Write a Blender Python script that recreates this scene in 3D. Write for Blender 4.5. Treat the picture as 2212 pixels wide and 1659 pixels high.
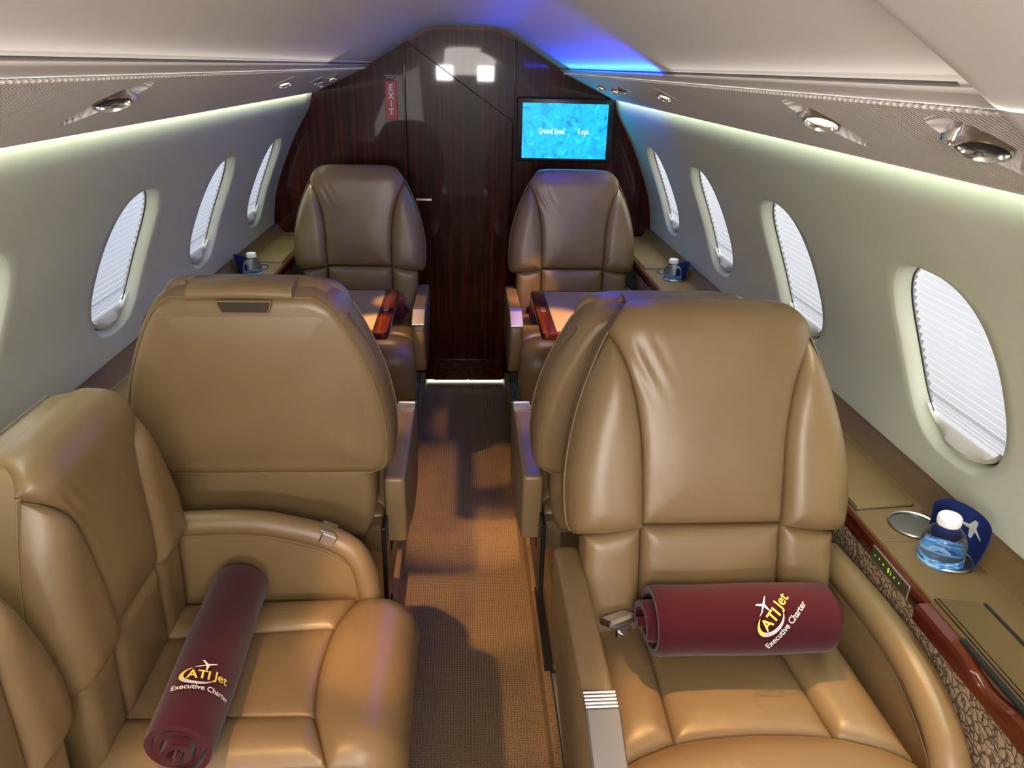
import bpy, math, random
import numpy as np
from mathutils import Vector, Matrix
random.seed(4)
for o in list(bpy.data.objects): bpy.data.objects.remove(o)
SC = bpy.context.scene
COL = SC.collection
PI = math.pi
EYE = 1.55

# ------------------------------------------------------------ camera, world, lights, exposure
def make_camera():
    f, vx, vy = 1600.0, -101.0, -689.0          # aft direction seen 101 px left and 689 px above the centre
    F = Vector((vx, vy, f)).normalized()
    R = Vector((1, 0, -vx / f)); R = (R - F * R.dot(F)).normalized()
    D = F.cross(R)
    M = Matrix((R, F, -D))                       # image axes -> world
    r, u, b = M @ Vector((1, 0, 0)), -(M @ Vector((0, 1, 0))), -(M @ Vector((0, 0, 1)))
    cd = bpy.data.cameras.new('camera'); co = bpy.data.objects.new('camera', cd); COL.objects.link(co)
    m = Matrix(((r.x, u.x, b.x, 0), (r.y, u.y, b.y, 0), (r.z, u.z, b.z, EYE), (0, 0, 0, 1)))
    co.matrix_world = m
    cd.sensor_width = 36; cd.lens = 36 * f / 2212; cd.clip_start = 0.02
    SC.camera = co
make_camera()

SC.view_settings.view_transform = 'Standard'
SC.view_settings.look = 'None'
SC.view_settings.gamma = 1
SC.view_settings.use_curve_mapping = False
SC.view_settings.exposure = 0.3

world = bpy.data.worlds.new('world'); SC.world = world; world.use_nodes = True
wn = world.node_tree.nodes; wl = world.node_tree.links
bg = wn['Background']
tc = wn.new('ShaderNodeTexCoord'); sp = wn.new('ShaderNodeSeparateXYZ'); rp = wn.new('ShaderNodeValToRGB')
mp = wn.new('ShaderNodeMapRange'); mp.inputs[1].default_value = -0.08; mp.inputs[2].default_value = 0.35
wl.new(tc.outputs['Generated'], sp.inputs[0]); wl.new(sp.outputs['Z'], mp.inputs[0]); wl.new(mp.outputs[0], rp.inputs[0])
rp.color_ramp.elements[0].color = (0.07, 0.068, 0.066, 1); rp.color_ramp.elements[1].color = (0.80, 0.90, 1.0, 1)
wl.new(rp.outputs[0], bg.inputs[0]); bg.inputs[1].default_value = 4.4

def light(name, kind, loc, energy, color, target=None, size=0.1, size_y=None, **kw):
    ld = bpy.data.lights.new(name, kind); ld.energy = energy; ld.color = color
    if kind == 'AREA':
        ld.size = size
        if size_y: ld.shape = 'RECTANGLE'; ld.size_y = size_y
    for k, v in kw.items(): setattr(ld, k, v)
    o = bpy.data.objects.new(name, ld); COL.objects.link(o); o.location = loc
    if target is not None:
        o.rotation_euler = (Vector(target) - Vector(loc)).to_track_quat('-Z', 'Y').to_euler()
    return o
sun = light('sun_light', 'SUN', (4, -2, 5), 3.2, (1.0, 0.84, 0.60), (0, 0.6, 0), angle=0.3)
def strip_light(name, loc, d, energy, color, width, length):
    """long lamp lying along the cabin, shining towards d"""
    o = light(name, 'AREA', loc, energy, color, None, width, length)
    z = -Vector(d).normalized(); y = Vector((0, 1, 0)); x = y.cross(z).normalized()
    o.rotation_euler = Matrix((x, y, z)).transposed().to_euler()
    return o
# daylight through the open cabin door and the cockpit, behind the camera
light('door_daylight', 'AREA', (-0.80, -1.25, 1.0), 13, (1.0, 0.94, 0.91), (0.4, 0.7, 1.35), 0.8, 1.3)
light('cockpit_daylight', 'AREA', (0.0, -2.5, 1.46), 95, (1.0, 0.95, 0.94), (0.1, 1.0, 1.75), 0.8, 0.3)
light('entry_ceiling_lamp', 'AREA', (0.05, -0.35, 1.63), 15, (1.0, 0.92, 0.86), (0.35, 0.95, 0.75), 0.5, 0.4)
# cove lamps hidden behind the outer edge of the overhead panels
for sx in (-1, 1):
    strip_light('cove_light', (sx * 0.672, 1.55, 1.452), (sx * 0.12, 0, -1), 3.0, (0.88, 1.0, 0.78), 0.010, 3.9).data.spread = math.radians(64)
# blue mood strip in the ceiling groove, aft right
strip_light('blue_mood_light', (0.414, 2.45, 1.528), (-0.38, 0.0, 0.92), 7.5, (0.003, 0.032, 1.0), 0.010, 1.5).data.spread = math.radians(104)
# unseen white strips added along both grooves to brighten the headliner
strip_light('ceiling_fill', (0.414, 0.95, 1.528), (-0.5, 0.0, 0.87), 0.10, (1.0, 0.93, 0.86), 0.010, 1.3).data.spread = math.radians(140)
strip_light('ceiling_fill', (-0.414, 1.0, 1.528), (0.5, 0.0, 0.87), 0.22, (1.0, 0.93, 0.86), 0.010, 3.0).data.spread = math.radians(140)
strip_light('blue_mood_light', (0.60, 3.05, 1.415), (0.5, 0.0, -0.6), 0.3, (0.005, 0.07, 1.0), 0.012, 0.7)
WARM = (1.0, 0.56, 0.22)
def reading_light(x, y, tgt, e, ang=38):
    light('reading_light_beam', 'SPOT', (x, y, 1.455), e, WARM, tgt, spot_size=math.radians(ang), spot_blend=0.55, shadow_soft_size=0.018)
reading_light(0.49, 1.14, (0.46, 0.74, 0.60), 26, 40)
reading_light(0.48, 2.04, (0.02, 2.45, 0.0), 60, 34)
reading_light(-0.48, 2.32, (0.04, 2.05, 0.0), 60, 30)
reading_light(-0.48, 2.32, (0.07, 2.74, 0.0), 40, 15)
reading_light(-0.48, 0.50, (-0.24, 0.84, 0.55), 20, 38)
reading_light(0.49, 3.07, (0.19, 2.72, 0.6), 14, 24)
reading_light(-0.49, 3.10, (-0.18, 2.72, 0.6), 14, 24)
reading_light(0.48, 2.04, (0.155, 1.85, 0.68), 13, 24)
reading_light(-0.48, 2.32, (-0.16, 1.86, 0.68), 18, 22)
reading_light(0.46, 2.70, (0.12, 3.12, 0.0), 30, 22)
reading_light(-0.48, 0.50, (0.11, 1.60, 0.0), 45, 22)

# ------------------------------------------------------------ materials
def mat(name, color, rough=0.5, metal=0.0, spec=0.5, **kw):
    m = bpy.data.materials.new(name); m.use_nodes = True
    b = m.node_tree.nodes['Principled BSDF']
    b.inputs['Base Color'].default_value = (*color, 1); b.inputs['Roughness'].default_value = rough
    b.inputs['Metallic'].default_value = metal; b.inputs['Specular IOR Level'].default_value = spec
    for k, v in kw.items(): b.inputs[k.replace('_', ' ')].default_value = v
    return m
def nodes(m): return m.node_tree.nodes, m.node_tree.links, m.node_tree.nodes['Principled BSDF']
def coords(m, scale=(1, 1, 1)):
    n, l, b = nodes(m)
    g = n.new('ShaderNodeNewGeometry') if False else n.new('ShaderNodeTexCoord'); mpn = n.new('ShaderNodeMapping')
    l.new(g.outputs['Object'], mpn.inputs[0]); mpn.inputs['Scale'].default_value = scale
    return mpn.outputs[0]
def noise(m, vec, scale, detail=4, dist=0.0):
    n, l, b = nodes(m); t = n.new('ShaderNodeTexNoise'); t.inputs['Scale'].default_value = scale
    t.inputs['Detail'].default_value = detail; t.inputs['Distortion'].default_value = dist
    l.new(vec, t.inputs['Vector']); return t.outputs['Fac']
def bump(m, fac, strength, dist, prev=None):
    n, l, b = nodes(m); t = n.new('ShaderNodeBump'); t.inputs['Strength'].default_value = strength
    t.inputs['Distance'].default_value = dist; l.new(fac, t.inputs['Height'])
    if prev is not None: l.new(prev, t.inputs['Normal'])
    l.new(t.outputs[0], b.inputs['Normal']); return t.outputs[0]
def ramp(m, fac, stops, to='Base Color'):
    n, l, b = nodes(m); r = n.new('ShaderNodeValToRGB'); e = r.color_ramp.elements
    while len(e) < len(stops): e.new(0.5)
    for k, (p, c) in enumerate(stops): e[k].position = p; e[k].color = (*c, 1)
    l.new(fac, r.inputs[0])
    if to: l.new(r.outputs[0], b.inputs[to])
    return r.outputs[0]

def leather(name, c, rough=0.42, sp_=0.6):
    m = mat(name, c, rough, spec=sp_)
    v = coords(m)
    ramp(m, noise(m, v, 6, 3), [(0.3, tuple(k * 0.93 for k in c)), (0.7, tuple(k * 1.06 for k in c))])
    nb = bump(m, noise(m, v, 520, 2), 0.22, 0.0006)
    bump(m, noise(m, v, 9, 2, 0.6), 0.25, 0.006, nb)
    return m
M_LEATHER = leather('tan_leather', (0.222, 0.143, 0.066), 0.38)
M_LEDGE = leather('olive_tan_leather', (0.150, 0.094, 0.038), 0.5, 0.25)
M_SEAM = mat('stitch_thread', (0.22, 0.145, 0.072), 0.6)
M_DARKGAP = mat('black_recess', (0.008, 0.007, 0.006), 0.8)
M_BLACK = mat('black_plastic', (0.012, 0.012, 0.014), 0.35)
M_WALL = mat('cream_wall_cloth', (0.64, 0.675, 0.525), 0.62, spec=0.25)
v = coords(M_WALL); bump(M_WALL, noise(M_WALL, v, 330, 3), 0.16, 0.0008)
M_CEIL = mat('beige_headliner', (0.80, 0.76, 0.72), 0.6, spec=0.3)
v = coords(M_CEIL); bump(M_CEIL, noise(M_CEIL, v, 260, 3), 0.12, 0.0008)
M_PSU = mat('ribbed_overhead_plastic', (0.76, 0.71, 0.685), 0.45, spec=0.35)
n, l, b = nodes(M_PSU); wv = n.new('ShaderNodeTexWave'); wv.bands_direction = 'Y'; wv.inputs['Scale'].default_value = 38
l.new(coords(M_PSU), wv.inputs['Vector']); bump(M_PSU, wv.outputs['Fac'], 0.9, 0.0022)
M_PSUS = mat('smooth_overhead_plastic', (0.76, 0.71, 0.67), 0.45, spec=0.35)

def wood(name, dark, mid, light_, rough, vertical=True, scale=1.0):
    m = mat(name, mid, rough, spec=0.12, Coat_Weight=0.32, Coat_Roughness=0.035)
    v = coords(m, (60 * scale, 60 * scale, 1.6 * scale) if vertical else (40 * scale, 2.5 * scale, 40 * scale))
    a = noise(m, v, 1.0, 6, 0.8)
    ramp(m, a, [(0.28, dark), (0.5, mid), (0.74, light_)])
    return m
M_MAHO = wood('dark_mahogany_lacquer', (0.012, 0.0010, 0.0008), (0.034, 0.0032, 0.0018), (0.090, 0.013, 0.005), 0.3)
M_MAHO2 = wood('red_mahogany_trim', (0.030, 0.006, 0.003), (0.070, 0.013, 0.006), (0.14, 0.034, 0.012), 0.2, vertical=False)
# woven carpet
M_CARPET = mat('brown_loop_carpet', (0.16, 0.095, 0.045), 0.95, spec=0.1)
v = coords(M_CARPET)
n, l, b = nodes(M_CARPET)
w1 = n.new('ShaderNodeTexWave'); w1.bands_direction = 'X'; w1.inputs['Scale'].default_value = 42; w1.inputs['Distortion'].default_value = 1.5; w1.inputs['Detail Scale'].default_value = 30
w2 = n.new('ShaderNodeTexWave'); w2.bands_direction = 'Y'; w2.inputs['Scale'].default_value = 42; w2.inputs['Distortion'].default_value = 2.5; w2.inputs['Detail Scale'].default_value = 30
l.new(v, w1.inputs[0]); l.new(v, w2.inputs[0])
mm = n.new('ShaderNodeMath'); mm.operation = 'MULTIPLY'; l.new(w1.outputs['Fac'], mm.inputs[0]); l.new(w2.outputs['Fac'], mm.inputs[1])
m3 = n.new('ShaderNodeMath'); m3.operation = 'ADD'; l.new(mm.outputs[0], m3.inputs[0]); l.new(noise(M_CARPET, v, 240, 3), m3.inputs[1])
bump(M_CARPET, m3.outputs[0], 0.7, 0.003)
ramp(M_CARPET, m3.outputs[0], [(0.35, (0.14, 0.085, 0.044)), (1.2 / 1.25, (0.36, 0.250, 0.145))])
M_CARPET2 = mat('olive_platform_carpet', (0.10, 0.085, 0.045), 0.95, spec=0.1)
v = coords(M_CARPET2); bump(M_CARPET2, noise(M_CARPET2, v, 300, 3), 0.8, 0.003)
# patterned side fabric
M_FAB = mat('leaf_pattern_fabric', (0.3, 0.2, 0.12), 0.85, spec=0.15)
v = coords(M_FAB)
n, l, b = nodes(M_FAB)
nz = n.new('ShaderNodeTexNoise'); nz.inputs['Scale'].default_value = 45; l.new(v, nz.inputs['Vector'])
mx = n.new('ShaderNodeMixRGB'); mx.blend_type = 'LINEAR_LIGHT'; mx.inputs[0].default_value = 0.018; l.new(v, mx.inputs[1]); l.new(nz.outputs['Color'], mx.inputs[2])
vo = n.new('ShaderNodeTexVoronoi'); vo.feature = 'DISTANCE_TO_EDGE'; vo.inputs['Scale'].default_value = 62; l.new(mx.outputs[0], vo.inputs['Vector'])
ramp(M_FAB, vo.outputs['Distance'], [(0.05, (0.12, 0.088, 0.055)), (0.13, (0.42, 0.30, 0.19))])
bump(M_FAB, vo.outputs['Distance'], 0.6, 0.006)

M_CHROME = mat('polished_chrome', (0.75, 0.74, 0.73), 0.12, 1.0)
M_STEEL = mat('brushed_steel', (0.62, 0.60, 0.58), 0.34, 1.0)
M_CUP = mat('dark_cup_metal', (0.26, 0.25, 0.24), 0.35, 1.0)
M_RAIL = mat('dull_rail_metal', (0.30, 0.31, 0.33), 0.5, 0.6)
M_MAROON = mat('maroon_fleece', (0.055, 0.0055, 0.011), 0.95, spec=0.12, Sheen_Weight=0.2, Sheen_Roughness=0.5)
v = coords(M_MAROON); bump(M_MAROON, noise(M_MAROON, v, 420, 3), 0.5, 0.0015)
M_WHITE = mat('white_print', (0.85, 0.83, 0.84), 0.6)
M_YELLOW = mat('yellow_print', (0.85, 0.62, 0.12), 0.6)
M_SILVERP = mat('silver_print', (0.55, 0.55, 0.60), 0.45)
M_NAVY = mat('navy_paper', (0.007, 0.016, 0.095), 0.8, spec=0.2)
M_CAP = mat('white_cap', (0.82, 0.82, 0.84), 0.4)
M_PET = mat('clear_bottle', (0.95, 0.97, 1.0), 0.03, spec=0.5, Transmission_Weight=1.0, IOR=1.30)
M_LABEL = mat('blue_bottle_label', (0.05, 0.25, 0.6), 0.35)
v = coords(M_LABEL, (1, 1, 6)); ramp(M_LABEL, noise(M_LABEL, v, 38, 4, 1.5), [(0.40, (0.02, 0.09, 0.38)), (0.52, (0.10, 0.38, 0.72)), (0.66, (0.55, 0.75, 0.88))])
M_EXITRED = mat('exit_sign_red', (0.42, 0.012, 0.03), 0.4)
M_SHADE = mat('pleated_shade_cloth', (0.50, 0.48, 0.49), 0.8, spec=0.1)
n, l, b = nodes(M_SHADE)
tr = n.new('ShaderNodeBsdfTranslucent'); tr.inputs[0].default_value = (0.58, 0.575, 0.60, 1)
ms = n.new('ShaderNodeMixShader'); ms.inputs[0].default_value = 0.50
l.new(b.outputs[0], ms.inputs[1]); l.new(tr.outputs[0], ms.inputs[2]); l.new(ms.outputs[0], n['Material Output'].inputs[0])
M_RAILCREAM = mat('cream_shade_rail', (0.60, 0.58, 0.48), 0.45)

def emit(name, color, strength, base=(0, 0, 0)):
    m = mat(name, base, 0.4); n, l, b = nodes(m)
    b.inputs['Emission Color'].default_value = (*color, 1); b.inputs['Emission Strength'].default_value = strength
    return m
M_LAMP = emit('warm_lamp_face', (1.0, 0.62, 0.36), 5)
M_GREEN = emit('green_led', (0.55, 1.0, 0.05), 1.6)
M_BLUELED = emit('blue_led_strip', (0.01, 0.10, 1.0), 0.9)
M_SCREENTXT = emit('screen_text', (0.85, 0.97, 1.0), 1.0)
M_SCREEN = emit('screen_picture', (0, 0.5, 1), 1.0)
n, l, b = nodes(M_SCREEN); v = coords(M_SCREEN, (1, 1, 1))
fa = noise(M_SCREEN, v, 11, 3, 2.6)
ramp(M_SCREEN, fa, [(0.30, (0.0, 0.20, 0.62)), (0.42, (0.0, 0.42, 0.88)), (0.50, (0.0, 0.58, 0.95)), (0.56, (0.0, 0.44, 0.9)), (0.64, (0.02, 0.68, 1.0))], 'Emission Color')

# ------------------------------------------------------------ mesh helpers
def raw(name, V, Fc, m, parent=None, smooth=True, sharp=None):
    me = bpy.data.meshes.new(name)
    me.from_pydata([tuple(map(float, p)) for p in V], [], Fc); me.update()
    import bmesh
    bm = bmesh.new(); bm.from_mesh(me); bmesh.ops.recalc_face_normals(bm, faces=bm.faces); bm.to_mesh(me); bm.free()
    if m is not None: me.materials.append(m)
    if smooth:
        me.polygons.foreach_set('use_smooth', [True] * len(me.polygons))
        if sharp is not None: me.set_sharp_from_angle(angle=math.radians(sharp))
    o = bpy.data.objects.new(name, me); COL.objects.link(o)
    if parent is not None: o.parent = parent
    return o
def thing(name, label, cat, loc=(0, 0, 0), rotz=0, group=None):
    o = bpy.data.objects.new(name, None); COL.objects.link(o); o.empty_display_size = 0.05
    o.location = loc; o.rotation_euler = (0, 0, rotz); o['label'] = label; o['category'] = cat
    if group: o['group'] = group
    return o
def tag(o, label, cat, group=None):
    o['label'] = label; o['category'] = cat
    if group: o['group'] = group
    return o
def struct(o): o['kind'] = 'structure'; return o

class MB:
    """collects shapes into one mesh"""
    def __init__(s): s.V = []; s.F = []
    def add(s, V, F):
        k = len(s.V); s.V += [tuple(p) for p in V]; s.F += [tuple(i + k for i in f) for f in F]; return s
    def box(s, c, d, bev=0.0, rot=None):
        """box of size d centred at c, its edges chamfered by bev"""
        hx, hy, hz = d[0] / 2, d[1] / 2, d[2] / 2
        b = min(bev, hx * .98, hy * .98, hz * .98)
        if b <= 0:
            V = [(x, y, z) for x in (-hx, hx) for y in (-hy, hy) for z in (-hz, hz)]
            F = [(0, 1, 3, 2), (4, 6, 7, 5), (0, 4, 5, 1), (2, 3, 7, 6), (0, 2, 6, 4), (1, 5, 7, 3)]
        else:
            V = []; idx = {}
            for sx in (-1, 1):
                for sy in (-1, 1):
                    for sz in (-1, 1):
                        for ax in range(3):
                            p = [sx * (hx - b), sy * (hy - b), sz * (hz - b)]
                            p[ax] += (sx, sy, sz)[ax] * b
                            idx[(sx, sy, sz, ax)] = len(V); V.append(tuple(p))
            F = []
            for ax in range(3):
                a1, a2 = [a for a in range(3) if a != ax]
                for sg in (-1, 1):
                    q = []
                    for (p1, p2) in ((-1, -1), (1, -1), (1, 1), (-1, 1)):
                        k = [0, 0, 0]; k[ax] = sg; k[a1] = p1; k[a2] = p2
                        q.append(idx[(*k, ax)])
                    F.append(tuple(q))
                for p1 in (-1, 1):
                    for p2 in (-1, 1):
                        ka = [0, 0, 0]; kb = [0, 0, 0]
                        ka[ax] = -1; kb[ax] = 1; ka[a1] = kb[a1] = p1; ka[a2] = kb[a2] = p2
                        F.append((idx[(*ka, a1)], idx[(*kb, a1)], idx[(*kb, a2)], idx[(*ka, a2)]))
            for sx in (-1, 1):
                for sy in (-1, 1):
                    for sz in (-1, 1): F.append(tuple(idx[(sx, sy, sz, a)] for a in range(3)))
        if rot is not None: V = [tuple(rot @ Vector(p)) for p in V]
        V = [(p[0] + c[0], p[1] + c[1], p[2] + c[2]) for p in V]
        return s.add(V, F)
    def lathe(s, prof, c=(0, 0, 0), n=32, rot=None, cap=True):
        V = []; F = []
        for (r, z) in prof:
            for k in range(n):
                a = 2 * PI * k / n; V.append((r * math.cos(a), r * math.sin(a), z))
        for i in range(len(prof) - 1):
            for k in range(n):
                F.append((i * n + k, i * n + (k + 1) % n, (i + 1) * n + (k + 1) % n, (i + 1) * n + k))
        if cap:
            if prof[0][0] > 1e-5: F.append(tuple(range(n)))
            if prof[-1][0] > 1e-5: F.append(tuple((len(prof) - 1) * n + k for k in range(n)))
        if rot is not None: V = [tuple(rot @ Vector(p)) for p in V]
        V = [(p[0] + c[0], p[1] + c[1], p[2] + c[2]) for p in V]
        return s.add(V, F)
    def prism(s, poly, a0, a1, axes='xyz'):
        """polygon in the first two named axes, extruded along the third from a0 to a1"""
        ix = ['xyz'.index(c) for c in axes]; V = []
        for a in (a0, a1):
            for (p, q) in poly:
                k = [0, 0, 0]; k[ix[0]] = p; k[ix[1]] = q; k[ix[2]] = a; V.append(tuple(k))
        n = len(poly)
        F = [(i, (i + 1) % n, n + (i + 1) % n, n + i) for i in range(n)] + [tuple(range(n)), tuple(range(n, 2 * n))]
        return s.add(V, F)
    def sweep(s, path, section, closed=False, up=(0, 0, 1), cap=True):
        """section: list of (side, up) or function of i"""
        n = None; V = []; P = [Vector(p) for p in path]
        for i, p in enumerate(P):
            t = (P[min(i + 1, len(P) - 1)] - P[max(i - 1, 0)]).normalized()
            if closed: t = (P[(i + 1) % len(P)] - P[i - 1]).normalized()
            u = Vector(up); sd = t.cross(u).normalized(); uu = sd.cross(t).normalized()
            sec = section(i) if callable(section) else section
            n = len(sec)
            for (a, b_) in sec: V.append(tuple(p + sd * a + uu * b_))
        m = len(P); F = []
        for i in range(m if closed else m - 1):
            j = (i + 1) % m
            for k in range(n): F.append((i * n + k, i * n + (k + 1) % n, j * n + (k + 1) % n, j * n + k))
        if cap and not closed: F += [tuple(range(n)), tuple((m - 1) * n + k for k in range(n))]
        return s.add(V, F)
    def build(s, name, m, parent=None, smooth=True, sharp=32): return raw(name, s.V, s.F, m, parent, smooth, sharp)

def circ(r, n=12, ry=None): return [(r * math.cos(2 * PI * k / n), (ry or r) * math.sin(2 * PI * k / n)) for k in range(n)]
def catmull(pts, k=8, closed=False):
    P = [np.array(p, float) for p in pts]; out = []; n = len(P)
    rng = range(n) if closed else range(n - 1)
    for i in rng:
        if closed: p0, p1, p2, p3 = P[i - 1], P[i], P[(i + 1) % n], P[(i + 2) % n]
        else: p0, p1, p2, p3 = P[max(i - 1, 0)], P[i], P[i + 1], P[min(i + 2, n - 1)]
        for t in np.arange(k) / k:
            out.append(.5 * ((2 * p1) + (-p0 + p2) * t + (2 * p0 - 5 * p1 + 4 * p2 - p3) * t * t + (-p0 + 3 * p1 - 3 * p2 + p3) * t ** 3))
    if not closed: out.append(P[-1])
    return out
def roundpoly(poly, r, k=5):
    out = []; n = len(poly)
    for i in range(n):
        a, b_, c = (Vector(poly[i - 1]), Vector(poly[i]), Vector(poly[(i + 1) % n]))
        rr = r[i] if isinstance(r, (list, tuple)) else r
        d1 = (a - b_); d2 = (c - b_); q = min(rr, d1.length * .49, d2.length * .49)
        p = b_ + d1.normalized() * q; s_ = b_ + d2.normalized() * q
        if q < 1e-5: out.append(tuple(b_)); continue
        for j in range(k + 1):
            t = j / k; out.append(tuple(p * (1 - t) ** 2 + b_ * 2 * t * (1 - t) + s_ * t * t))
    return out
def tube(mb, path, r, n=10): return mb.sweep(path, circ(r, n))
def plate(name, poly, z0, z1, m, parent, axes='xyz', bev=0.003):
    """polygon plate with a chamfered top rim"""
    c = Vector((sum(p[0] for p in poly) / len(poly), sum(p[1] for p in poly) / len(poly)))
    ix = ['xyz'.index(a) for a in axes]; V = []; n = len(poly)
    def inset(d):
        out = []
        for i in range(n):
            a, b_, e = Vector(poly[i - 1]), Vector(poly[i]), Vector(poly[(i + 1) % n])
            t = (e - a); nn = Vector((-t.y, t.x)); nn = nn.normalized() if nn.length > 0 else nn
            if nn.dot(c - b_) < 0: nn = -nn
            out.append(tuple(b_ + nn * d))
        return out
    sg = 1 if z1 > z0 else -1
    rings = [(poly, z0), (poly, z1 - sg * bev), (inset(bev * .35), z1 - sg * bev * .35), (inset(bev), z1)]
    for pl, z in rings:
        for (p, q) in pl:
            k = [0, 0, 0]; k[ix[0]] = p; k[ix[1]] = q; k[ix[2]] = z; V.append(tuple(k))
    F = [(r * n + i, r * n + (i + 1) % n, (r + 1) * n + (i + 1) % n, (r + 1) * n + i) for r in range(3) for i in range(n)]
    F += [tuple(range(n)), tuple(3 * n + i for i in range(n))]
    return raw(name, V, F, m, parent, True, 50)

def text_mesh(s, size, sx=1.0, bold=0.0, cuts=0):
    """flat lettering as vertices and faces around the origin, x right, y up"""
    cu = bpy.data.curves.new('t', 'FONT'); cu.body = s; cu.size = size; cu.align_x = 'CENTER'; cu.align_y = 'CENTER'; cu.offset = bold
    cu.resolution_u = 3
    o = bpy.data.objects.new('t', cu); COL.objects.link(o)
    dg = bpy.context.evaluated_depsgraph_get(); me = bpy.data.meshes.new_from_object(o.evaluated_get(dg))
    import bmesh
    bm = bmesh.new(); bm.from_mesh(me)
    bmesh.ops.triangulate(bm, faces=bm.faces)
    for _ in range(cuts):
        ed = [e for e in bm.edges if e.calc_length() > size * .22]
        if ed: bmesh.ops.subdivide_edges(bm, edges=ed, cuts=1); bmesh.ops.triangulate(bm, faces=bm.faces)
    bm.verts.index_update()
    V = [(v_.co.x * sx, v_.co.y) for v_ in bm.verts]; F = [tuple(q.index for q in f.verts) for f in bm.faces]
    bm.free(); bpy.data.meshes.remove(me); bpy.data.objects.remove(o); bpy.data.curves.remove(cu)
    return V, F

def patch(name, UV, MAP, m, parent, ns=36, nt=36, puff=0.012, r=0.02, big=0.0, rbig=0.08, skirt=0.03, extra=None, edges=None):
    """upholstery panel: UV(s,t)->(u,v) on the unit square, MAP(u,v,h)->xyz; rises from its seams in a quarter round"""
    def sp_(n):
        t = np.linspace(0, 1, n + 1); return .5 * t + .5 * (.5 - .5 * np.cos(PI * t))
    S, T = np.meshgrid(sp_(ns), sp_(nt)); U = np.zeros_like(S); Vv = np.zeros_like(S)
    for i in range(S.shape[0]):
        for j in range(S.shape[1]): U[i, j], Vv[i, j] = UV(S[i, j], T[i, j])
    bp = []
    q = np.linspace(0, 1, 90)
    for a in q: bp += [UV(a, 0), UV(a, 1), UV(0, a), UV(1, a)]
    bp = np.array(bp)
    D = np.sqrt(((U[..., None] - bp[:, 0]) ** 2 + (Vv[..., None] - bp[:, 1]) ** 2)).min(-1)
    D[0, :] = D[-1, :] = 0; D[:, 0] = D[:, -1] = 0
    k = np.clip(D / r, 0, 1); H = puff * np.sqrt(1 - (1 - k) ** 2)
    if big: kb = np.clip(D / rbig, 0, 1); H = H + big * (1 - (1 - kb) ** 2)
    if extra is not None: H = H + extra(U, Vv)
    V = [MAP(U[i, j], Vv[i, j], H[i, j]) for i in range(nt + 1) for j in range(ns + 1)]
    w = ns + 1
    F = [(i * w + j, i * w + j + 1, (i + 1) * w + j + 1, (i + 1) * w + j) for i in range(nt) for j in range(ns)]
    ring = [(0, j) for j in range(ns)] + [(i, ns) for i in range(nt)] + [(nt, j) for j in range(ns, 0, -1)] + [(i, 0) for i in range(nt, 0, -1)]
    base = len(V)
    for (i, j) in ring: V.append(MAP(U[i, j], Vv[i, j], H[i, j] - skirt))
    n = len(ring)
    for a in range(n):
        b_ = (a + 1) % n
        F.append((ring[a][0] * w + ring[a][1], ring[b_][0] * w + ring[b_][1], base + b_, base + a))
    return raw(name, V, F, m, parent, True, 62)

# ------------------------------------------------------------ cabin section
WALLP = [(0.909, 0.70), (0.909, 0.79), (0.905, 0.85), (0.893, 0.94), (0.875, 1.01), (0.848, 1.08), (0.812, 1.16), (0.767, 1.25), (0.708, 1.345), (0.692, 1.385), (0.684, 1.42), (0.672, 1.47), (0.65, 1.53)]
_wp = np.array(catmull(WALLP, 12)); _ws = np.r_[0, np.cumsum(np.hypot(*np.diff(_wp, axis=0).T))]
def wallpt(s, d=0.0):
    x = np.interp(s, _ws, _wp[:, 0]); z = np.interp(s, _ws, _wp[:, 1])
    e = 0.02; dx = np.interp(s + e, _ws, _wp[:, 0]) - np.interp(s - e, _ws, _wp[:, 0]); dz = np.interp(s + e, _ws, _wp[:, 1]) - np.interp(s - e, _ws, _wp[:, 1])
    L = math.hypot(dx, dz); nx, nz = dz / L, -dx / L           # outward
    return x + nx * d, z + nz * d
def s_of_z(z): return float(np.interp(z, _wp[:, 1], _ws))
Y_AFT = 3.6; Y_FWD = -2.4
S_LO, S_HI = s_of_z(0.87), s_of_z(1.30); S_C = (s_of_z(0.905) + s_of_z(1.245)) / 2

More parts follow.
